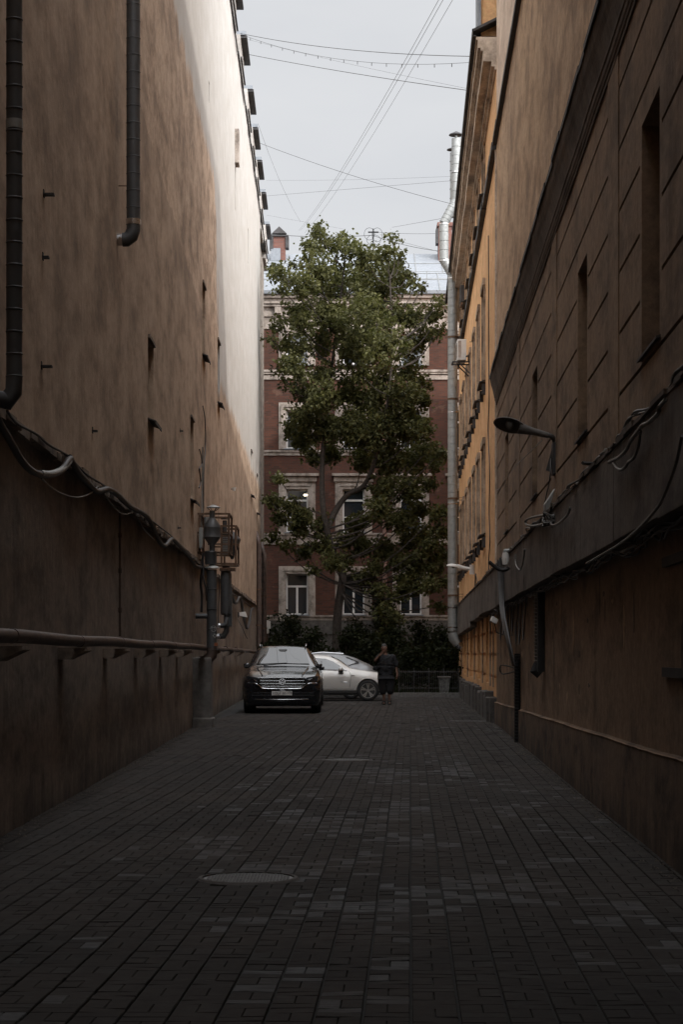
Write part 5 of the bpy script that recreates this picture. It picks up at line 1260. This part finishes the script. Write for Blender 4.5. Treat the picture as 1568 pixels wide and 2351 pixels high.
# --- black sport utility car, front to the camera
def black_suv(name, label, loc, rz, mat, details=True):
    root = thing(name, label, 'car', loc, rz=rz)
    st = [(0.0, .30, .60, .80, .86, .62, .80, .74, .66), (.05, .22, .62, .84, .90, .78, .91, .84, .76), (.16, .20, .66, .90, .96, .88, .965, .91, .80), (.5, .22, .70, .98, 1.04, .92, .99, .95, .84),
          (1.0, .24, .74, 1.02, 1.10, .93, .995, .95, .84), (1.35, .26, .76, 1.06, 1.16, .93, .995, .94, .84), (1.48, .26, .76, 1.08, 1.20, .93, .995, .94, .80), (2.22, .26, .78, 1.10, 1.665, .93, 1.0, .94, .66), (2.7, .26, .78, 1.12, 1.70, .93, 1.0, .94, .655),
          (3.6, .26, .80, 1.14, 1.69, .93, 1.0, .94, .64), (4.3, .28, .84, 1.16, 1.64, .91, .99, .92, .62), (4.66, .32, .88, 1.18, 1.46, .88, .97, .90, .60), (4.84, .36, .86, 1.12, 1.2, .80, .92, .84, .58), (4.88, .45, .84, 1.05, 1.1, .7, .86, .8, .55)]
    car_body(st, mat, root, (.92, 3.82), .405)
    wm = top_patch(st, 1.53, 2.17, .04).build('windshield', M['carglass'], root, 60, local=True)
    MB().tube([(-.5, 1.50, 1.235), (.1, 1.53, 1.26)], .008, 5).build('wiper', M['plastic'], wm, local=True)
    bk = MB(); bk.prism([(-.11, 2.05, 1.60), (.11, 2.05, 1.60), (.06, 1.99, 1.55), (-.06, 1.99, 1.55)], (0, .01, .012)); bk.build('sensor_housing', M['plastic'], wm, local=True)
    for sx in (-1, 1):
        side_patch(st, [(1.75, .08), (2.1, .08), (2.75, .08), (2.75, .95), (2.3, .95), (2.2, .8)], sx).build('window', M['carglass'], root, local=True)
        side_patch(st, [(2.85, .08), (3.6, .08), (3.6, .95), (2.85, .95)], sx).build('window', M['carglass'], root, local=True)
        side_patch(st, [(3.7, .1), (4.3, .2), (4.2, .85), (3.7, .93)], sx).build('window', M['carglass'], root, local=True)
        mirror(root, 1.72, 1.14, .855, mat, sx)
        r = MB(); r.tube(smooth_pts([(sx*.60, 2.25, 1.68), (sx*.605, 2.45, 1.745), (sx*.60, 3.3, 1.75), (sx*.59, 4.1, 1.70), (sx*.59, 4.2, 1.66)], 4), .017, 8); r.build('roof_rail', M['chrome'], root, 50, local=True)
        # hood crease
        MB().tube(smooth_pts([(sx*.50, .12, .965), (sx*.58, .6, 1.055), (sx*.66, 1.3, 1.172)], 5), .014, 6).build('hood_crease', mat, root, 60, local=True)
        # headlight
        hl = MB(); hl.prism([(sx*.56, -.012, .79), (sx*.60, -.01, .90), (sx*.84, .05, .94), (sx*.93, .17, .93), (sx*.90, .10, .82), (sx*.70, .0, .785)], (0, .07, 0)); hl = hl.build('headlight', M['lens'], root, local=True, bevel=.01)
        dl = MB(); dl.prism([(sx*.875, .035, .815), (sx*.89, .04, .82), (sx*.905, .07, .90), (sx*.893, .06, .905)], (0, -.02, 0)); dl.prism([(sx*.645, -.02, .81), (sx*.66, -.02, .81), (sx*.71, -.015, .865), (sx*.70, -.015, .87)], (0, -.012, 0))
        dl.build('light_strip', M['chrome'], hl, local=True)
        for yy in (.92, 3.82): wheel(root, yy, sx, .372, .25)
    MB().box(-.93, .93, .30, 4.6, .18, .30).build('underbody', M['plastic'], root, local=True)
    g = MB(); g.prism([(-.58, -.018, .90), (.58, -.018, .90), (.62, -.012, .76), (.50, -.018, .64), (-.50, -.018, .64), (-.62, -.012, .76)], (0, .06, 0)); gp = g.build('grille', M['gloss'], root, local=True)
    c = MB()
    for z, w_, h in ((.905, .60, .013), (.825, .55, .007), (.75, .57, .007), (.685, .52, .006)): c.box(-w_, w_, -.034, -.020, z-h, z+h)
    c.build('grille_bar', M['chrome'], gp, local=True)
    c = MB(); c.tube(smooth_pts([(-.86, .05, .765), (-.66, -.02, .755), (-.56, -.03, .69), (-.47, -.035, .635), (0, -.045, .625), (.47, -.035, .635), (.56, -.03, .69), (.66, -.02, .755), (.86, .05, .765)], 4), .011, 6); c.build('chrome_surround', M['chrome'], gp, 60, local=True)
    c = MB(); c.tube([(-.88, .06, .37), (-.6, -.01, .355), (0, -.03, .35), (.6, -.01, .355), (.88, .06, .37)], .009, 6); c.build('chrome_strip', M['chrome'], root, 60, local=True)
    c = MB(); c.prism([(-.80, .0, .56), (.80, .0, .56), (.86, .03, .40), (-.86, .03, .40)], (0, .05, 0))
    c.box(-.78, .78, -.012, 0, .515, .525); c.box(-.8, .8, -.012, 0, .455, .465); c.build('lower_intake', M['gloss'], root, local=True)
    if details:
        e = MB(); n = 28; ec = (0, .80)
        for j in range(n):
            q0, q1 = 2*math.pi*j/n, 2*math.pi*(j+1)/n
            e.quad(*[(ec[0]+r_*math.cos(q), -.046, ec[1]+r_*math.sin(q)) for r_, q in ((.066, q0), (.078, q0), (.078, q1), (.066, q1))])
        def bar(a, b, w_=.007):
            a, b = Vector((a[0], -.047, ec[1]+a[1])), Vector((b[0], -.047, ec[1]+b[1])); s = (b-a).normalized().cross(Vector((0, 1, 0)))*w_; e.quad(a-s, b-s, b+s, a+s)
        for s in (-1, 1):
            bar((s*.030, .058), (0, .010)); bar((s*.060, .028), (s*.030, -.052)); bar((s*.030, -.052), (0, -.004))
        MB().lathe([(.08, -.044), (.08, -.034)], (0, 0, .80), 'y', 24).build('emblem_disc', M['gloss'], gp, local=True); e.build('emblem', M['chrome'], gp, local=True)
        pf = MB().box(-.27, .25, -.060, -.045, .455, .57).build('number_plate', M['plate'], root, local=True)
        def text(s, x, z, size, sxx=1):
            cu = bpy.data.curves.new('t', 'FONT'); cu.body = s; cu.size = size; cu.extrude = .0005; to = bpy.data.objects.new('t', cu); sc.collection.objects.link(to)
            bpy.context.view_layer.update(); me = bpy.data.meshes.new_from_object(to.evaluated_get(bpy.context.evaluated_depsgraph_get())); bpy.data.objects.remove(to)
            me.transform(Matrix.Translation((x, -.0615, z)) @ Matrix.Rotation(R(90), 4, 'X') @ Matrix.Diagonal((sxx, 1, 1, 1))); me.materials.clear(); me.materials.append(M['black'])
            o = bpy.data.objects.new('plate_lettering', me); sc.collection.objects.link(o); o.parent = pf
        text('X', -.25, .478, .085, .95); text('007', -.185, .478, .105, 1.0); text('BE', .0, .478, .085, .95); text('178', .12, .498, .08, .95)
        fr = MB(); fr.box(.108, .112, -.0612, -.0605, .46, .565)
        for z0, z1, x0, x1 in ((.455, .460, -.27, .25), (.565, .57, -.27, .25), (.46, .565, -.27, -.265), (.46, .565, .245, .25)): fr.box(x0, x1, -.0612, -.0602, z0, z1)
        fr.build('plate_frame', M['black'], pf, local=True)
    return root
black_suv('parked_car', 'glossy black sport utility car facing the camera beside the left wall', (at(648, 0, 49).x, 49.0, 0), R(1.2), M['blackpaint'])
c2 = black_suv('parked_car', 'second black car almost hidden behind the black sport utility car', (at(740, 0, 56.0).x-.93, 56.0, 0), R(.5), M['blackpaint'], False)
c2.scale = (.97, .97, .9)

# --- silver white car seen from the side, nose to the right
root = thing('parked_car', 'silver white car parked across the alley with its nose to the right', 'car', (0, 0, 0), rz=R(90))
k = .865
st = [(.0, .34, .58, .70, .76, .62, .78, .72, .60), (.06, .26, .60, .80, .86, .76, .88, .82, .70), (.3, .24, .64, .92, .98, .88, .95, .88, .74), (.8, .30, .72, 1.00, 1.07, .92, .98, .92, .76), (1.3, .36, .76, 1.06, 1.14, .92, .98, .92, .78),
      (1.55, .38, .78, 1.10, 1.19, .92, .98, .92, .76), (2.0, .38, .80, 1.12, 1.50, .92, .98, .92, .66), (2.35, .38, .80, 1.13, 1.64, .92, .985, .92, .62), (2.8, .38, .80, 1.14, 1.685, .92, .99, .92, .60), (3.5, .38, .82, 1.16, 1.66, .92, 1.0, .92, .58),
      (4.1, .38, .86, 1.19, 1.50, .91, 1.0, .92, .56), (4.6, .40, .92, 1.22, 1.30, .88, .96, .90, .60), (4.82, .46, .90, 1.15, 1.18, .80, .88, .82, .6), (4.87, .55, .88, 1.0, 1.05, .7, .8, .74, .5)]
st = [tuple([v*k for v in S]) for S in st]
car_body(st, M['whitepaint'], root, (.93*k, 3.86*k), .43*k)
top_patch(st, 1.62*k, 2.28*k, .05).build('windshield', M['carglass'], root, 60, local=True)
for sx in (-1, 1):
    w_ = side_patch(st, [(1.78*k, .06), (2.3*k, .06), (3.0*k, .06), (3.0*k, .95), (2.5*k, .93), (2.2*k, .78)], sx).build('window', M['carglass'], root, local=True)
    side_patch(st, [(3.08*k, .06), (3.9*k, .10), (3.95*k, .86), (3.08*k, .95)], sx).build('window', M['carglass'], root, local=True)
    h = [ring_pts(lerpS(st, y*k))[6] for y in (1.7, 2.3, 3.0, 3.9)]
    MB().tube([(sx*(p[0]+.012), y*k, p[1]+.004) for p, y in zip(h, (1.7, 2.3, 3.0, 3.9))], .009, 5).build('chrome_strip', M['chrome'], root, 60, local=True)
    h = [(y, ring_pts(lerpS(st, y*k))[9]) for y in (1.6, 2.0, 2.35, 2.8, 3.5)]
    # door shut line, sill, handle
    MB().box(sx*.845-.012, sx*.845+.012, 1.30*k, 3.45*k, .26, .34).build('sill', M['plastic'], root, local=True)
    d = MB(); hh = lambda y: ring_pts(lerpS(st, y))
    for y, yo in ((1.60*k, .0), (2.95*k, .0)):
        r_ = hh(y); P = [(sx*(x+.002), y+o_, z) for (x, z), o_ in zip([r_[2], r_[3], r_[4], r_[5], r_[6]], (.0, -.03, -.03, .0, .03))]; d.tube(P, .005, 4)
    d.build('door_gap', M['plastic'], root, local=True)
    MB().tube([(sx*(.855), 2.62*k, .855), (sx*.875, 2.66*k, .86), (sx*.875, 2.80*k, .865), (sx*.855, 2.84*k, .865)], .014, 6).build('door_handle', M['whitepaint'], root, 50, local=True)
    MB().tube([(sx*(.855), 1.42*k, .80), (sx*.86, 1.54*k, .81)], .010, 5).build('turn_light', M['chrome'], root, local=True)
    MB().tube([(sx*.856, 1.70*k, .60), (sx*.858, 1.78*k, .606), (sx*.858, 1.95*k, .602)], .007, 4).build('side_emblem', M['chrome'], root, local=True)
    m = MB(); vs = [(sx*.80, 1.82*k, .955), (sx*.80, 2.02*k, .955), (sx*.80, 2.02*k, 1.05), (sx*.80, 1.86*k, 1.06)]; m.prism(vs, (sx*.17, 0, 0)); m.build('mirror', M['whitepaint'], root, 40, bevel=.03, local=True)
    m = MB(); m.prism([(sx*.79, 1.84*k, .915), (sx*.79, 2.0*k, .915), (sx*.79, 2.01*k, .957), (sx*.79, 1.83*k, .957)], (sx*.16, 0, 0)); m.build('mirror_base', M['plastic'], root, local=True)
    for yy in (.93*k, 3.86*k): wheel(root, yy, sx, .335, .245, .745, 10 if False else 5)
    m = MB()
    for yy in (.93*k, 3.86*k):
        P = [(sx*.853, yy+.385*math.cos(q), .335+.385*math.sin(q)) for q in np.linspace(.05, 3.09, 16)]; m.tube(P, .012, 5)
    m.build('arch_trim', M['whitepaint'], root, 60, local=True)
    hl = MB(); hl.prism([(sx*.55, .05, .66), (sx*.62, .03, .74), (sx*.80, .25, .80), (sx*.80, .22, .70)], (0, .05, 0)); hl.build('headlight', M['lens'], root, local=True)
MB().box(-.78, .78, .30, 4.0, .19, .32).build('underbody', M['plastic'], root, local=True)
YC = 61.9
root.location = (at(845, 0, YC).x+.93*k, YC+.86, 0)

# --- silver car behind, tail to the right
root = thing('parked_car', 'silver car with a sloping tail parked behind the white one', 'car', (0, 0, 0), rz=R(-90))
st = [(.0, .34, .56, .70, .74, .6, .76, .7, .58), (.1, .24, .60, .80, .86, .8, .88, .82, .70), (.9, .3, .68, .92, 1.0, .88, .9, .84, .72), (1.3, .3, .7, .98, 1.06, .88, .9, .85, .70), (2.0, .3, .72, 1.02, 1.46, .88, .91, .85, .60), (2.6, .3, .72, 1.03, 1.54, .88, .91, .85, .58),
      (3.2, .3, .74, 1.05, 1.50, .88, .91, .85, .56), (3.7, .3, .78, 1.08, 1.36, .87, .91, .85, .56), (4.15, .32, .84, 1.06, 1.14, .85, .9, .84, .62), (4.35, .36, .84, .98, 1.02, .8, .86, .8, .6), (4.42, .45, .8, .92, .95, .7, .8, .74, .55)]
car_body(st, M['silverpaint'], root, (.85, 3.55), .37)
for sx in (-1, 1):
    side_patch(st, [(1.7, .06), (2.2, .06), (2.9, .06), (2.9, .92), (2.4, .92), (2.1, .75)], sx).build('window', M['carglass'], root, local=True)
    side_patch(st, [(2.97, .06), (3.3, .08), (3.72, .55), (3.5, .80), (3.2, .88), (2.97, .92)], sx).build('window', M['carglass'], root, local=True)
    P = [(2.95, 6), (3.35, 6)]; h = lambda y, i: ring_pts(lerpS(st, y))[i]
    MB().tube([(sx*(h(2.9, 6)[0]+.015), 2.9, h(2.9, 6)[1]+.01), (sx*(h(3.35, 6)[0]+.015), 3.35, h(3.35, 6)[1]+.02), (sx*(h(3.74, 7)[0]+.02), 3.80, h(3.74, 7)[1]+.01), (sx*(h(3.4, 8)[0]+.015), 3.4, h(3.4, 8)[1]+.0)], .014, 5).build('chrome_strip', M['chrome'], root, 60, local=True)
    for yy in (.85, 3.55): wheel(root, yy, sx, .33, .23, .76)
    MB().prism([(sx*.70, 4.30, .93), (sx*.83, 4.15, .95), (sx*.85, 3.98, .93), (sx*.83, 4.2, .88)], (0, .03, 0)).build('tail_light', M['tail'], root, local=True)
    MB().tube([(sx*.56, 1.9, 1.47), (sx*.55, 2.6, 1.545), (sx*.52, 3.3, 1.50)], .012, 5).build('roof_rail', M['chrome'], root, 60, local=True)
top_patch(st, 1.38, 1.94, .05).build('windshield', M['carglass'], root, 60, local=True)
top_patch(st, 3.3, 4.05, .08).build('rear_window', M['carglass'], root, 60, local=True)
MB().prism([(0, 3.0, 1.52), (0, 3.22, 1.50), (0, 3.2, 1.58)], (.03, 0, 0)).build('roof_antenna', M['silverpaint'], root, local=True)
root.location = (at(860, 0, 66).x-4.35, 64.6+.9, 0)

# ---------------------------------------------------------------- person
skin_m = flat('skin', (.15, .08, .055), .6, var=.08, bmp=0)
cloth = flat('black jersey', (.009, .009, .010), .9, var=.3, bmp=.2)
shirt = flat('dark checked shirt', (.014, .015, .018), .9, var=.6, scale=30, bmp=.2)
trous = flat('black trousers', (.007, .007, .009), .9, var=.3, bmp=.2)
hairm = flat('dark hair', (.008, .007, .006), .7, var=.3, scale=40, bmp=.5)
PX, PY = at(886, 0, 57.7).x, 57.7
person = thing('person', 'stocky person in dark clothes and sandals standing with one hand raised to the mouth', 'person', (PX, PY, 0))
def skin(name, nodes, edges, mat, parent, root=0, sub=2):
    me = bpy.data.meshes.new(name); me.from_pydata([n[:3] for n in nodes], edges, []); o = bpy.data.objects.new(name, me); sc.collection.objects.link(o)
    m = o.modifiers.new('skin', 'SKIN'); m.use_smooth_shade = True
    for i, n in enumerate(nodes):
        r = n[3] if isinstance(n[3], tuple) else (n[3], n[3]); o.data.skin_vertices[0].data[i].radius = r
    o.data.skin_vertices[0].data[root].use_root = True
    s = o.modifiers.new('sub', 'SUBSURF'); s.levels = sub; s.render_levels = sub
    bpy.context.view_layer.update(); dg = bpy.context.evaluated_depsgraph_get(); m2 = bpy.data.meshes.new_from_object(o.evaluated_get(dg))
    o.modifiers.clear(); o.data = m2; o.data.materials.clear(); o.data.materials.append(mat)
    for p in m2.polygons: p.use_smooth = True
    if parent: o.parent = parent
    return o
N_, E_ = [], []
def nd(x, y, z, r, p=None):
    N_.append((x, y, z, r)); i = len(N_)-1
    if p is not None: E_.append((p, i))
    return i
pel = nd(0, 0, .92, (.17, .13)); sp1 = nd(0, -.01, 1.10, (.17, .14), pel); ch_ = nd(0, 0, 1.30, (.17, .12), sp1); nk = nd(-.01, 0, 1.47, .062, ch_); nk2 = nd(-.03, -.02, 1.53, .058, nk)
hd = nd(-.045, -.035, 1.60, (.078, .088), nk2); hd2 = nd(-.05, -.03, 1.68, (.082, .098), hd); hd3 = nd(-.05, -.02, 1.74, (.055, .065), hd2)
for s in (-1, 1):
    hp = nd(s*.10, 0, .84, .10, pel); kn = nd(s*.085+.02, -.02, .48, .062, hp); cf = nd(s*.082+.02, .0, .32, .056, kn); an = nd(s*.08+.02, .0, .09, .036, cf); ft = nd(s*.085+.02, -.10, .045, .034, an); toe = nd(s*.09+.02, -.18, .035, (.04, .022), ft)
def hand(wr, d, u, fold, s):
    """palm and five fingers; d points along the hand, u across it towards the thumb, fold is where the fingers curl"""
    w0 = Vector(N_[wr][:3]); d, u, fold = Vector(d).normalized(), Vector(u).normalized(), Vector(fold).normalized()
    pm = nd(*(w0+d*.05), (.024, .036), wr); pk = nd(*(w0+d*.085), (.019, .038), pm)
    for k, L in enumerate((.072, .082, .076, .060)):
        o = w0+d*.09+u*(.030-.02*k); a = nd(*o, .0085, pk); b = nd(*(o+d*L*.45+fold*.012), .0082, a); c = nd(*(o+d*L*.62+fold*(.030)), .0075, b); nd(*(o+d*L*.66+fold*.052), .006, c)
    t0 = nd(*(w0+d*.035+u*.035), .012, pm); t1 = nd(*(w0+d*.065+u*.055+fold*.012), .0105, t0); nd(*(w0+d*.09+u*.055+fold*.03), .008, t1)
# arm on the picture's left: elbow out, hand at the mouth
sh = nd(-.19, .0, 1.41, .062, ch_); el = nd(-.34, -.07, 1.27, .046, sh); wr = nd(-.165, -.17, 1.47, .028, el); hand(wr, (.62, -.05, .72), (.4, .8, -.3), (.3, .8, .1), -1)
# arm on the right hangs down
sh = nd(.19, .0, 1.41, .062, ch_); el = nd(.30, .02, 1.13, .047, sh); wr = nd(.33, -.05, .89, .028, el); hand(wr, (.05, -.08, -1), (-.2, -1, 0), (-1, -.1, .0), 1)
body = skin('body', N_, E_, skin_m, person, 0, 2)
# face
f = MB(); hc = Vector((-.055, -.135, 1.655))
nose = MB(); nose.prism([(-.070, -.118, 1.672), (-.050, -.120, 1.672), (-.046, -.118, 1.635), (-.076, -.118, 1.635)], (-.003, -.026, -.006)); nose.build('nose', skin_m, person, 60, bevel=.008, local=True)
ey = MB()
for dx in (-.036, .026): ey.lathe([(.002, -.006), (.010, -.003), (.012, .001), (.002, .004)], (-.058+dx, -.118, 1.676), 'y', 10)
ey.build('eyes', M['gloss'], person, local=True)
MB().tube([(-.082, -.117, 1.612), (-.060, -.124, 1.610), (-.038, -.119, 1.612)], .005, 6).build('mouth', flat('lips', (.25, .10, .08), .5), person, local=True)
for s in (-1, 1): MB().lathe([(.004, -.008), (.03, -.004), (.03, .004), (.004, .008)], (-.05+s*.083, -.02, 1.655), 'x', 12).build('ear', skin_m, person, 60, local=True)
hr = skin('hair', [(-.05, .015, 1.64, (.084, .075)), (-.05, .0, 1.72, (.094, .102)), (-.05, -.045, 1.77, (.078, .085))], [(0, 1), (1, 2)], hairm, person)
# clothes
skin('shirt', [(0, .0, .98, (.25, .19)), (0, -.005, 1.10, (.255, .20)), (0, .0, 1.28, (.235, .17)), (0, .0, 1.40, (.165, .11)), (-.20, .0, 1.405, .090), (-.30, -.045, 1.315, .085), (.20, .0, 1.405, .095), (.295, .01, 1.20, .092), (0, 0, .90, (.24, .18)), (.31, .015, 1.08, .085)],
     [(0, 1), (1, 2), (2, 3), (3, 4), (4, 5), (3, 6), (6, 7), (0, 8), (7, 9)], shirt, person, 0)
skin('undershirt', [(0, -.03, .88, (.20, .185)), (-.01, -.035, 1.10, (.20, .195)), (-.01, -.03, 1.30, (.15, .155)), (-.01, -.015, 1.38, (.085, .10))], [(0, 1), (1, 2), (2, 3)], cloth, person, 0)
skin('trousers', [(0, 0, .93, (.235, .18)), (0, 0, .86, (.24, .18)), (-.12, 0, .72, .145), (-.095, -.01, .48, .13), (-.08, 0, .27, .115), (.14, 0, .72, .145), (.13, -.01, .48, .13), (.125, 0, .27, .115)], [(0, 1), (1, 2), (2, 3), (3, 4), (1, 5), (5, 6), (6, 7)], trous, person, 0)
for s in (-1, 1):
    x = s*.085+.02; sd = MB(); sd.prism([(x-.045, .05, .0), (x+.045, .05, .0), (x+.055, -.12, .0), (x+.045, -.22, .0), (x-.04, -.22, .0), (x-.055, -.12, .0)], (0, 0, .028))
    for yy, z in ((-.15, .075), (-.06, .10)): sd.tube([(x-.055, yy, .02), (x-.04, yy, z), (x, yy, z+.012), (x+.04, yy, z), (x+.055, yy, .02)], .014, 6)
    sd.build('sandal', M['black'], person, local=True)
t = skin('shoulder_bag', [(PX-.29, PY-.02, .98, (.075, .12)), (PX-.28, PY-.02, 1.08, (.07, .12)), (PX-.27, PY-.02, 1.14, (.05, .10))], [(0, 1), (1, 2)], trous, None); tag(t, 'black bag hanging at the standing person\'s hip', 'bag')
b_ = MB().tube(smooth_pts([(PX-.27, PY-.05, 1.15), (PX-.10, PY-.20, 1.28), (PX+.10, PY-.16, 1.42), (PX+.13, PY+.02, 1.47)], 5), .012, 6); b_.build('strap', M['black'], t)
